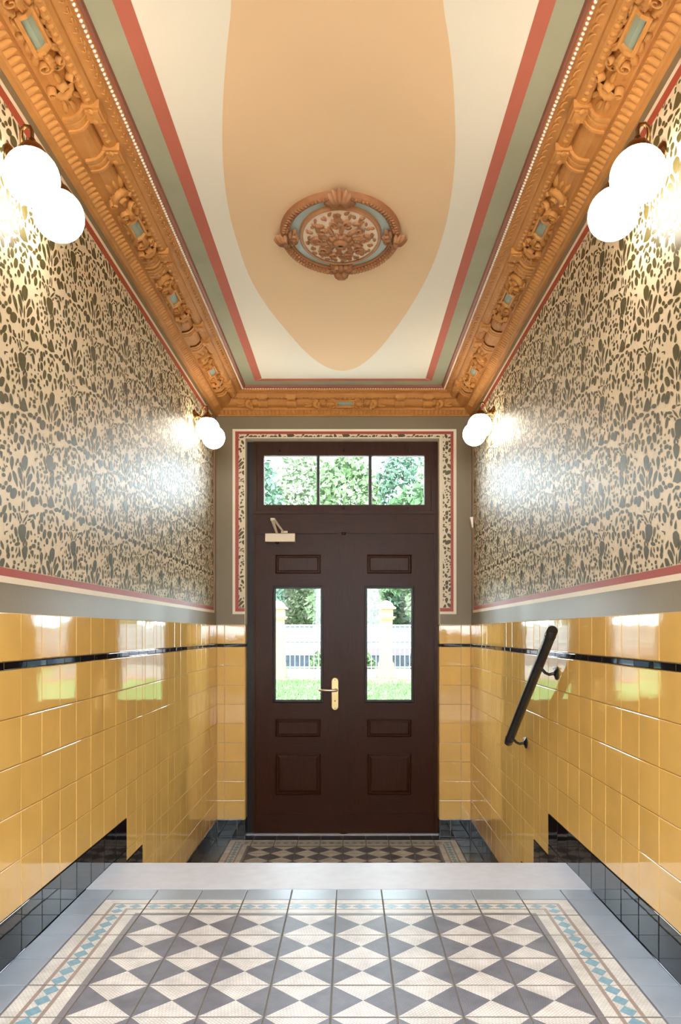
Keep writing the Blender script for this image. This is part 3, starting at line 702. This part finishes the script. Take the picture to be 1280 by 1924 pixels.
for k in range(10):
    t = 2*PI*k/10; scroll(mb, DF, .106*math.cos(t), .140*math.sin(t), .025, 1.4, 1 if k % 2 else -1, math.degrees(t), .0058, .011)
for k in range(22):
    t = 2*PI*k/22+.07; lobe(mb, DF, .088*math.cos(t), .116*math.sin(t), .036, .009, math.degrees(t)+(95 if k % 2 else -70), .012, 3)
for k in range(26):
    t = 2*PI*k/26; lobe(mb, DF, .152*math.cos(t), .202*math.sin(t), .026, .0075, math.degrees(t)+(120 if k % 2 else 60), .010, 3)
for k in range(10):
    t = 2*PI*k/10+.3; lobe(mb, DF, .052*math.cos(t), .062*math.sin(t), .066, .013, math.degrees(t)+14, .014, 5)
part('foliage', mb, 'terra', ros)
mb = MB(); mb.lathe([(.052, .026), (.050, .040), (.042, .046), (.036, .040), (.030, .046), (.018, .062), (.012, .056), (.010, .03)], 24, o=(0, 0, 0)); mb2 = MB(); mb2.v = [(x, y, -z) for x, y, z in mb.v]; mb2.f = mb.f; mb2.m = mb.m; mb2.sm = mb.sm
part('boss', mb2, 'terra', ros)
mb = MB()
for k in range(10): t = 36*k; lobe(mb, RF, .030*math.cos(math.radians(t)), .030*math.sin(math.radians(t)), .036, .012, t, .018, 3, base=.030)
part('boss_petals', mb, 'terra', ros)
mb = MB(); mb.lathe([(.0003, -.058), (.009, -.055), (.013, -.048)], 10); part('hook_hole', mb, 'wood_dark', ros)
def finial(ang, big, name):
    mb = MB(); ca, sa = math.cos(ang), math.sin(ang); A, B = .275, .338
    cx, cy = A*ca, B*sa; F = lambda a, b, c: (cx+a*ca-b*sa, cy+a*sa+b*ca, -c)
    k = 1.0 if big else .72
    for an, L_ in ((0, .085), (24, .078), (-24, .078), (50, .066), (-50, .066), (76, .055), (-76, .055)):
        lobe(mb, F, -.035*k, 0, L_*k, .013*k, an, .030, 0, base=.016)
    for q in (-1, 1):
        lobe(mb, F, -.040, q*.012, .060*k, .016*k, q*100, .022, 5, base=.012); lobe(mb, F, -.052, q*.026, .052*k, .016*k, q*125, .018, 5, base=.006)
        scroll(mb, F, -.062, q*.020, .018*k, 1.3, q, 0, .006, .026)
        lobe(mb, F, -.030, q*.05, .05*k, .014*k, q*82, .018, 5, base=.012)
    lobe(mb, F, -.035, 0, .050, .018, 180, .026, 3, base=.012)
    part(name, mb, 'terra', ros)
finial(-PI/2, 1, 'shell_finial'); finial(PI/2, 0, 'leaf_finial'); finial(0, 0, 'leaf_finial'); finial(PI, 0, 'leaf_finial')

# ================================================================ DOOR, TRANSOM
door = link('door_1', None, None, kind='structure')
px = lambda p, d=DY: (p-657)*d/1386
pz = lambda p, d=DY: (1188-p)*d/1386
mb = MB(); F0, F1 = DY, DY+.10
mb.box(OX0, px(476), F0+.012, F1, ZLO, OZ); mb.box(px(822), OX1, F0+.012, F1, ZLO, OZ); part('jamb', mb, 'jamb_black', door)
mb = MB(); mb.box(px(476), px(822), F0, F1, pz(838), OZ)
mb.box(px(476), px(479.5), F0, F1, pz(960), pz(838)); mb.box(px(813.5), px(822), F0, F1, pz(960), pz(838)); part('door_frame', mb, 'wood', door)
mb = MB(); mb.box(px(474.5), px(480), F0-.006, F0+.02, ZLO+.012, pz(832)); mb.box(px(816), px(825), F0-.006, F0+.02, ZLO+.012, pz(832)); part('frame_bead', mb, 'wood', door)
mb = MB(); mb.box(px(476), px(822), F0-.004, F1, pz(1001.5), pz(960)); mb.box(px(476), px(822), F0-.012, F0, pz(966), pz(960)); mb.box(px(476), px(822), F0-.010, F0, pz(1002.5), pz(998)); part('transom_rail', mb, 'wood_h', door)
def raised_panel(mb, x0, x1, z0, z1, y, rim=.012, deep=.010, raise_=.008, mar=.03):
    """moulding ring + recess + raised field, facing -y"""
    def rr(d, yy): return [(x0+d, yy, z0+d), (x1-d, yy, z0+d), (x1-d, yy, z1-d), (x0+d, yy, z1-d)]
    rings = [rr(0, y), rr(.002, y-.006), rr(rim*.6, y-.008), rr(rim, y+deep), rr(rim+.006, y+deep)]
    if raise_: rings += [rr(rim+.006+mar, y+deep-raise_)]
    for a, b_ in zip(rings[:-1], rings[1:]):
        mb.add(a+b_, [(j, (j+1) % 4, 4+(j+1) % 4, 4+j) for j in range(4)], 0, False)
    mb.add(rings[-1], [(0, 1, 2, 3)])
def leaf(x0, x1, gx0_, gx1_, nm):
    root = link('door_leaf', None, door, label='left door leaf' if nm == 'L' else 'right door leaf'); y0 = DY+.004; y1 = DY+.050
    zt, zb = pz(1000.8), pz(1567.8); P = []
    rows = [('upper_panel', pz(1077.5), pz(1042)), ('glass', pz(1315.5), pz(1105.5)), ('mid_panel', pz(1385), pz(1351.5)), ('lower_panel', pz(1494), pz(1416))]
    mb = MB(); mb.box(x0, gx0_, y0, y1, zb, zt); mb.box(gx1_, x1, y0, y1, zb, zt)
    part('stile', mb, 'wood', root)
    mb = MB(); top = zt
    for nm_, a, b_ in rows: mb.box(gx0_, gx1_, y0, y1, b_, top); top = a
    mb.box(gx0_, gx1_, y0, y1, zb, top); part('rail', mb, 'wood_h', root)
    for nm_, a, b_ in rows:
        mb = MB()
        if nm_ == 'glass':
            def rr(d, yy): return [(gx0_+d, yy, a+d), (gx1_-d, yy, a+d), (gx1_-d, yy, b_-d), (gx0_+d, yy, b_-d)]
            for A, B in ((rr(-.022, y0), rr(-.020, y0-.008)), (rr(-.020, y0-.008), rr(-.008, y0-.010)), (rr(-.008, y0-.010), rr(-.004, y0+.002)), (rr(-.004, y0+.002), rr(.0, y0+.004)), (rr(.0, y0+.004), rr(.0, y1))):
                mb.add(A+B, [(j, (j+1) % 4, 4+(j+1) % 4, 4+j) for j in range(4)])
            part('glazing_moulding', mb, 'wood_dark', root)
            mb = MB(); mb.box(gx0_, gx1_, y0+.022, y0+.026, a, b_); part('glass_pane', mb, 'glass', root)
        else:
            raised_panel(mb, gx0_-.001, gx1_+.001, a-.001, b_+.001, y0+.001, raise_=.008 if 'lower' in nm_ else .004, mar=.020 if 'lower' in nm_ else .010); part(nm_, mb, 'wood', root)
    mb = MB(); mb.box(x0+.03, x1-.03, y0-.010, y0, zb+.03, pz(1529)); part('weather_board', mb, 'wood_h', root)
    return root
lx0, lx1, rx0_, rx1_ = px(476), px(640), px(652), px(822)
Lf = leaf(lx0, lx1, px(517.5), px(602.5), 'L'); Rf = leaf(rx0_, rx1_, px(690.2), px(773.6), 'R')
mb = MB(); mb.box(px(638), px(654), DY-.006, DY+.05, pz(1567.8), pz(1003)); mb.box(px(641), px(651), DY-.016, DY, pz(1567.8), pz(1003)); mb.box(px(644), px(648), DY-.021, DY-.014, pz(1567.8), pz(1003)); mb.lathe([(.001, pz(1000)), (.02, pz(1000.5)), (.022, pz(1003)), (.016, pz(1006))], 10, o=(px(646), DY-.012, 0)); part('astragal', mb, 'wood', door)
mb = MB(); mb.box(OX0, OX1, DY-.035, DY+.16, ZLO-.03, ZLO+.006); part('threshold', mb, 'stone', door)
hd = link('door_handle', None, door, label='satin brass back plate with a nickel lever')
mb = MB(); X, Zt, Zb = px(629.8), pz(1273), pz(1334.5); r = .029; o2 = []
for k in range(13): a = PI*k/12; o2.append((X+r*math.cos(a), Zt-r+r*math.sin(a)))
for k in range(13): a = PI+PI*k/12; o2.append((X+r*math.cos(a), Zb+r+r*math.sin(a)))
n = len(o2); q = lambda d, yy: [(X+(x-X)*d, yy, z if d == 1 else (Zt+Zb)/2+(z-(Zt+Zb)/2)*(1-(1-d)*.25)) for x, z in o2]
R0, R1, R2 = q(1, DY+.004), q(1, DY-.003), q(.86, DY-.007)
for A, B in ((R0, R1), (R1, R2)): mb.add(A+B, [(j, (j+1) % n, n+(j+1) % n, n+j) for j in range(n)], 0, True)
mb.add(R2, [list(range(n))]); part('back_plate', mb, 'satin_brass', hd)
mb = MB(); yl = DY-.045; zl = pz(1296.5)
mb.lathe([(.014, DY-.004), (.014, DY-.012), (.009, DY-.016), (.009, yl)], 12, 'y', (X+.008, 0, zl))
mb.tube([(X+.012, yl, zl), (X, yl-.003, zl), (X-.03, yl-.004, zl), (X-.08, yl-.003, zl+.001), (X-.125, yl, zl+.002), (X-.132, yl+.012, zl+.002)], [.010, .011, .0115, .0105, .009, .007], 10); part('lever', mb, 'nickel', hd)
mb = MB(); mb.lathe([(.0005, DY-.0085), (.005, DY-.0085), (.0055, DY-.006)], 10, 'y', (X, 0, pz(1317))); mb.lathe([(.0005, DY-.0085), (.0035, DY-.0085), (.004, DY-.006)], 8, 'y', (X, 0, pz(1277.5))); mb.lathe([(.0005, DY-.0085), (.0035, DY-.0085), (.004, DY-.006)], 8, 'y', (X, 0, pz(1330.5))); part('keyhole', mb, 'brass', hd)
clo = link('door_closer', None, door, label='cream overhead closer box with folded arm')
cy = DY-.055; mb = bevel_tile(px(555.3)-px(499.5), pz(1003.5)-pz(1019.2), .050, .004); me = mb.mesh('closer_body', ['closer'])
link('closer_body', me, clo, ((px(555.3)+px(499.5))/2, DY+.002, (pz(1003.5)+pz(1019.2))/2), (PI/2, 0, 0))
ca_ = lambda a, b_, y: (px(a), y, pz(b_))
mb = MB(); mb.tube([ca_(521.5, 1004, cy+.02), ca_(516, 983, cy-.12)], [.010, .014], 6); mb.lathe([(.001, pz(979.5)), (.017, pz(980)), (.017, pz(985)), (.001, pz(985.5))], 12, o=(px(516.5), cy-.12, 0)); part('closer_arm', mb, 'closer', clo)
mb = MB(); mb.tube([ca_(519, 982, cy-.12), ca_(533, 1000, cy+.03)], [.011, .008], 6); mb.box(px(529), px(541), DY-.03, DY, pz(1002), pz(998.6)); part('closer_link', mb, 'closer', clo)
mb = MB(); mb.lathe([(.001, pz(1023)), (.012, pz(1022)), (.014, pz(1018.8))], 10, o=(px(521.5), cy+.03, 0)); part('closer_spindle', mb, 'iron', clo)
# transom window
win = link('window_1', None, None, kind='structure'); y0, y1 = DY-.004, DY+.05
X0, X1, Z0, Z1 = px(479), px(814), pz(959.5), pz(838); pxs = [(495.8, 595.8), (600.2, 693.2), (698.2, 797.8)]; gz0, gz1 = pz(948.6), pz(856.2)
mb = MB(); mb.box(X0, px(495.8), y0, y1, Z0, Z1); mb.box(px(797.8), X1, y0, y1, Z0, Z1); mb.box(px(495.8), px(797.8), y0, y1, Z0, gz0); mb.box(px(495.8), px(797.8), y0, y1, gz1, Z1)
for d, t in ((0, .006), (.010, .010)): mb.box(X0-.004+d, X0+.006+d, y0-t, y0, Z0, Z1); mb.box(X1-.006-d, X1+.004-d, y0-t, y0, Z0, Z1)
part('window_frame', mb, 'wood', win)
for a, b_ in ((595.8, 600.2), (693.2, 698.2)):
    mb = MB(); mb.box(px(a), px(b_), y0+.002, y1, gz0, gz1); part('muntin', mb, 'wood_dark', win)
for a, b_ in pxs:
    mb = MB(); mb.box(px(a), px(b_), y0+.030, y0+.034, gz0, gz1); part('glass_pane', mb, 'glass', win)
    mb = MB(); A, B = px(a), px(b_); t = .004
    mb.box(A, A+t, y0+.020, y0+.030, gz0, gz1); mb.box(B-t, B, y0+.020, y0+.030, gz0, gz1); mb.box(A+t, B-t, y0+.020, y0+.030, gz0, gz0+t); mb.box(A+t, B-t, y0+.020, y0+.030, gz1-t, gz1); part('putty_line', mb, 'lead', win)
for a in (526, 646, 766):
    for zz, sg in ((pz(847), -1), (pz(954.5), 1)):
        mb = MB(); mb.tube([(px(a), y0-.001, zz), (px(a), y0-.018, zz), (px(a), y0-.020, zz+sg*-.016)], .0035, 6); mb.lathe([(.0005, y0-.006), (.006, y0-.005), (.008, y0)], 8, 'y', (px(a), 0, zz)); part('catch', mb, 'iron', win)

# ================================================================ WALL LAMPS
def lamp_meshes():
    R = {}
    mb = MB(); mb.lathe([(.040, 0), (.040, .005), (.035, .010), (.026, .014), (.018, .022), (.012, .032), (.001, .035)], 20, 'x', (0, 0, 0)); R['plate'] = mb.mesh('wall_plate', ['brass'])
    for q in (-1, 1):
        mb = MB(); pts = [(.022, 0, -.004), (.040, q*.018, -.006), (.058, q*.045, -.006), (.070, q*.070, .002), (.076, q*.088, .012), (.080, q*.096, .022), (.092, q*.100, .031), (.107, q*.100, .028), (.113, q*.100, .014), (.113, q*.100, -.010)]
        mb.tube(pts, .0058, 8); R['arm', q] = mb.mesh('arm', ['brass'])
    mb = MB(); mb.lathe([(.0005, -.005), (.009, -.008), (.011, -.016), (.018, -.020), (.030, -.030), (.040, -.044), (.044, -.056), (.045, -.062), (.041, -.066)], 20); R['cap'] = mb.mesh('globe_holder', ['brass'])
    mb = MB(); rows = []
    for i in range(17): a = PI*i/16; rows.append([(.0785*math.sin(a)*math.cos(2*PI*k/32)+0, .0785*math.sin(a)*math.sin(2*PI*k/32), .0785*math.cos(a)) for k in range(32)])
    mb.grid(rows, 0, True, True); R['globe'] = mb.mesh('glass_globe', ['opal'])
    return R
LM = lamp_meshes()
def lamp(x, y, rz, label):
    t = thing('wall_lamp', label, 'lamp', (x, y, 1.455), rz, 'twin globe wall lamps high on the side walls')
    link('wall_plate', LM['plate'], t)
    for q in (-1, 1):
        link('arm', LM['arm', q], t); link('globe_holder', LM['cap'], t, (.113, q*.100, 0)); link('glass_globe', LM['globe'], t, (.113, q*.100, -.120))
    return t
lamp(XL, 2.265, 0, 'lit brass twin globe lamp, large at upper left of the photo, on the left wall')
lamp(XR, 2.255, PI, 'lit brass twin globe lamp, large at upper right of the photo, on the right wall')
lamp(XL, 4.95, 0, 'lit brass twin globe lamp, small, on the left wall beside the door end')
lamp(XR, 4.87, PI, 'lit brass twin globe lamp, small, on the right wall beside the door end')

# ================================================================ HANDRAIL
hr = thing('handrail', 'short black tubular handrail slanting along the yellow tiles of the right wall', 'handrail', (XR, 3.6, -.30))
def hl(x, y, z): return (x-XR, y-3.6, z+.30)
A = Vector(hl(.872, 3.165, .012)); B = Vector(hl(.872, 4.05, -.605)); d = (B-A).normalized()
mb = MB(); mb.tube([A, A+d*.004, A+d*.05, B-d*.05, B-d*.004, B], [.019, .0235, .0238, .0238, .0235, .019], 16); part('rail_tube', mb, 'iron', hr)
for p in (A, B):
    mb = MB(); s = 1 if p is A else -1; mb.tube([p+d*s*.045, p+d*s*.052], .0255, 16); part('end_collar', mb, 'iron', hr)
for yw, zw in ((3.37, -.187), (3.955, -.592)):
    br = link('bracket', None, hr); w0 = Vector(hl(XR-.008, yw, zw)); t = ((w0.y-A.y)/(B.y-A.y)); rp = A+(B-A)*t
    mb = MB(); mb.lathe([(.0005, -.014), (.012, -.013), (.020, -.007), (.030, -.005), (.032, 0)], 16, 'x', tuple(w0)); part('flange', mb, 'iron', br)
    e = rp+Vector((0, 0, -.022)); mb = MB()
    mb.tube([w0+Vector((-.008, 0, 0)), w0+Vector((-.035, 0, -.006)), Vector((e.x+.022, e.y, w0.z+.002)), Vector((e.x+.004, e.y, w0.z+.022)), Vector((e.x, e.y, e.z+.006))], [.0075, .007, .007, .007, .008], 10); part('bracket_arm', mb, 'iron', br)
    mb = MB(); a_ = e-d*.03; b2 = e+d*.03; mb.tube([a_+Vector((0, 0, .002)), b2+Vector((0, 0, .002))], .008, 8); part('saddle', mb, 'iron', br)
    mb = MB(); mb.lathe([(.0005, -.018), (.004, -.017), (.005, -.013)], 8, 'x', (w0.x, w0.y, w0.z+.022)); part('screw', mb, 'nickel', br)
ws = thing('wall_sensor', 'tiny white wedge shaped fitting at the far edge of the right wall', 'sensor', (XR-.002, 5.715, .85))
mb = MB(); mb.add([(0, -.02, .04), (-.022, -.02, .04), (-.022, .02, .04), (0, .02, .04), (0, -.014, -.04), (-.004, -.014, -.04), (-.004, .014, -.04), (0, .014, -.04)], [(0, 1, 2, 3), (4, 7, 6, 5), (0, 4, 5, 1), (1, 5, 6, 2), (2, 6, 7, 3), (3, 7, 4, 0)]); part('casing', mb, 'white_plastic', ws)

# ================================================================ OUTDOORS
GZ = -1.75
mb = MB(); mb.box(-40, 40, DY+.36, 90, GZ-.3, GZ); ground = part('ground', mb, 'lawn', kind='structure')
mb = MB(); mb.box(-1.6, 1.5, DY+.13, 7.4, GZ, ZLO-.01); part('bounce_step', mb, 'bounce_pale', ground)  # pale step, added out of view to reflect daylight indoors
mb = MB(); mb.box(-7, 7, 7.4, 16.6, GZ, GZ+.02); part('bounce_slab', mb, 'bounce_pale', ground)  # unseen pale slab, added to bounce daylight up to the ceiling
mb = MB()
for k in range(9000):
    x = random.uniform(-6, 5); y = random.uniform(17, 27); hh = random.uniform(.05, .14); a = random.uniform(0, PI); q = .03
    mb.add([(x-q*math.cos(a), y-q*math.sin(a), GZ), (x+q*math.cos(a), y+q*math.sin(a), GZ), (x+random.uniform(-.05, .05), y+random.uniform(-.05, .05), GZ+hh)], [(0, 1, 2)])
o = part('grass', mb, 'grass', None, fix=False, kind='stuff', label='bright green lawn seen through the lower door glass', category='grass')
mb = MB(); n = 40; ring = [(2.2*math.cos(2*PI*k/n), 1.9*math.sin(2*PI*k/n)) for k in range(n)]
mb.add([(1.2+x, 26.6+y, GZ+.03) for x, y in ring]+[(1.2+x, 26.6+y, GZ) for x, y in ring], [list(range(n))]+[(k, (k+1) % n, n+(k+1) % n, n+k) for k in range(n)]); mb.box(-9, 9, 26.4, 27.6, GZ, GZ+.05); part('paving', mb, 'paving', ground)
def pillar(x, y, label):
    t = thing('gate_pillar', label, 'pillar', (x, y, GZ), group='yellow rendered pillars of the garden fence')
    mb = MB(); mb.box(-.29, .29, -.29, .29, 0, .62); mb.box(-.25, .25, -.25, .25, .62, .68); mb.box(-.235, .235, -.235, .235, .68, 2.18); part('shaft', mb, 'pillar', t)
    mb = MB(); mb.box(-.30, .30, -.30, .30, 2.22, 2.28); mb.box(-.34, .34, -.34, .34, 2.28, 2.33); mb.box(-.25, .25, -.25, .25, 2.18, 2.22); mb.box(-.26, .26, -.26, .26, 2.33, 2.60); part('capital', mb, 'pillar', t)
    mb = MB(); rows = []
    for r, z in ((.36, 2.60), (.36, 2.66), (.27, 2.72), (.24, 2.80), (.16, 2.88), (.02, 2.93)): rows.append([(r*a, r*b_, z) for a, b_ in ((-1, -1), (1, -1), (1, 1), (-1, 1))])
    mb.grid(rows, 0, False, True); part('cap', mb, 'pillar_cap', t)
pillar(1.34, 27.3, 'yellow rendered garden pillar seen through the right door glass')
pillar(-2.66, 27.3, 'yellow rendered garden pillar at the left edge of the left door glass')
t = thing('garden_fence', 'thin white railing on a low white wall between the yellow pillars', 'fence', (0, 27.8, GZ))
mb = MB(); mb.box(-9, 9, -.12, .12, 0, .36); part('low_wall', mb, 'render_white', t)
mb = MB(); mb.box(-9, 9, -.015, .015, .42, .46); mb.box(-9, 9, -.015, .015, 1.86, 1.90); mb.box(-9, 9, -.015, .015, 1.15, 1.18); part('fence_rail', mb, 'fence_paint', t)
mb = MB(); mb.box(-.014, .014, -.014, .014, .36, 1.95); mb.lathe([(.018, 1.95), (.001, 2.02)], 6); mbar = mb.mesh('fence_bar', ['fence_paint'])
for k in range(100): link('fence_bar', mbar, t, (-8.9+.18*k, 0, 0))
t = thing('street_building', 'long low white building with a mauve band behind the garden fence', 'building', (0, 36, GZ))
mb = MB(); mb.box(-14, 16, 0, 2.2, 1.0, 2.05); part('white_wall', mb, 'wall_white', t)
mb = MB(); mb.box(-14, 16, -.06, 0, 1.30, 1.36); mb.box(-14.1, 16.1, -.12, 2.3, 2.05, 2.12); part('ledge', mb, 'fence_paint', t)
mb = MB(); mb.box(-14, 16, .02, 2.2, .62, 1.0); part('mauve_band', mb, 'wall_mauve', t)
mb = MB(); mb.box(-14, 16, .05, 2.2, 0, .62); part('plinth', mb, 'dark_hedge', t)
def foliage_blob(mb, c, r, n, size, seedv=0):
    for k in range(n):
        u, v = random.uniform(-1, 1), random.uniform(0, 2*PI); q = math.sqrt(1-u*u); rr = random.uniform(.55, 1.0)**.5*random.uniform(.9, 1.0)
        p = Vector((c[0]+r[0]*rr*q*math.cos(v), c[1]+r[1]*rr*q*math.sin(v), c[2]+r[2]*rr*u))
        a = Vector((random.gauss(0, 1), random.gauss(0, 1), random.gauss(0, 1))).normalized(); b_ = a.cross(Vector((random.gauss(0, 1), random.gauss(0, 1), random.gauss(0, 1)))).normalized(); s = size*random.uniform(.6, 1.3)
        mb.add([p-a*s, p+b_*s*.5, p+a*s, p-b_*s*.5], [(0, 1, 2, 3)])
def shrub(x, y, r, hgt, m, label):
    t = thing('shrub', label, 'shrub', (x, y, GZ)); mb = MB(); foliage_blob(mb, (0, 0, hgt*.55), (r, r*.7, hgt*.5), 500, .10); part('foliage', mb, m, t, fix=False, kind='stuff')
    mb = MB(); mb.tube([(0, 0, 0), (0, 0, hgt*.5)], .05, 6); part('stem', mb, 'bark', t)
shrub(-1.15, 30.5, .55, .95, 'leaf1', 'bright green shrub behind the fence in the left door glass')
shrub(.62, 29.6, .40, .90, 'leaf1', 'green shrub just left of the pillar in the right door glass')
shrub(2.85, 31, .38, .95, 'dark_hedge', 'dark shrub behind the fence right of the pillar')
def tree(x, y, H, blobs, m, label, trunk=.22, n=1500, size=.26):
    t = thing('tree', label, 'tree', (x, y, GZ)); mb = MB()
    for c, r in blobs: foliage_blob(mb, c, r, n, size)
    part('crown', mb, m, t, fix=False, kind='stuff')
    mb = MB(); mb.tube([(0, 0, -.1), (.1, 0, H*.4), (-.05, 0, H*.75), (0, 0, H)], [trunk, trunk*.8, trunk*.5, trunk*.2], 8); part('trunk', mb, 'bark', t)
def big(x, y, rx, m, label, z0=6.4, hz=6.2, n=6500, trunk=.25): tree(x, y, z0+hz*.6, [((0, 0, z0), (rx, 2.0, hz)), ((0, -.6, 3.2), (rx*.95, 1.4, 1.8))], m, label, n=n, size=.21, trunk=trunk)
big(-5.8, 42, 2.4, 'leaf2', 'bluish green tree at the left of the transom panes')
big(-.2, 42, 2.4, 'leaf1', 'fresh green tree in the middle transom pane')
big(5.4, 42, 2.4, 'leaf4', 'pale green tree at the right of the transom panes')
big(-2.95, 47.5, 2.8, 'leaf4', 'pale tree standing farther back, between the left and middle transom panes', 7, 7)
big(3.4, 47.5, 2.8, 'leaf2', 'dense green tree standing farther back, between the middle and right transom panes', 7, 7)
tree(3.25, 33, 8, [((.2, 0, 6.4), (2.0, 1.6, 2.2)), ((-.7, 0, 4.4), (1.5, 1.2, .9))], 'leaf3', 'tree with a pale bare trunk in the right door glass', trunk=.26, n=1500)
big(-11.4, 42, 2.3, 'leaf3', 'outlying green tree far to the left beyond the fence', n=1200)
big(11.1, 42, 2.3, 'leaf1', 'outlying green tree far to the right beyond the fence', n=1200)

# daylight portals in the glazing
def portal(x0, x1, z0, z1, y):
    area('portal', ((x0+x1)/2, y, (z0+z1)/2+EYE), (-PI/2, 0, 0), x1-x0, z1-z0, 1, (1, 1, 1), True)
portal(px(495.8), px(797.8), gz0, gz1, DY+.06)
portal(px(517.5), px(602.5), pz(1315), pz(1105.5), DY+.06); portal(px(690.2), px(773.6), pz(1315), pz(1105.5), DY+.06)
# lift everything so that the lower landing is at z = 0
for o in list(COL.objects):
    if o.parent is None and o.type in ('MESH', 'EMPTY'): o.location.z += EYE
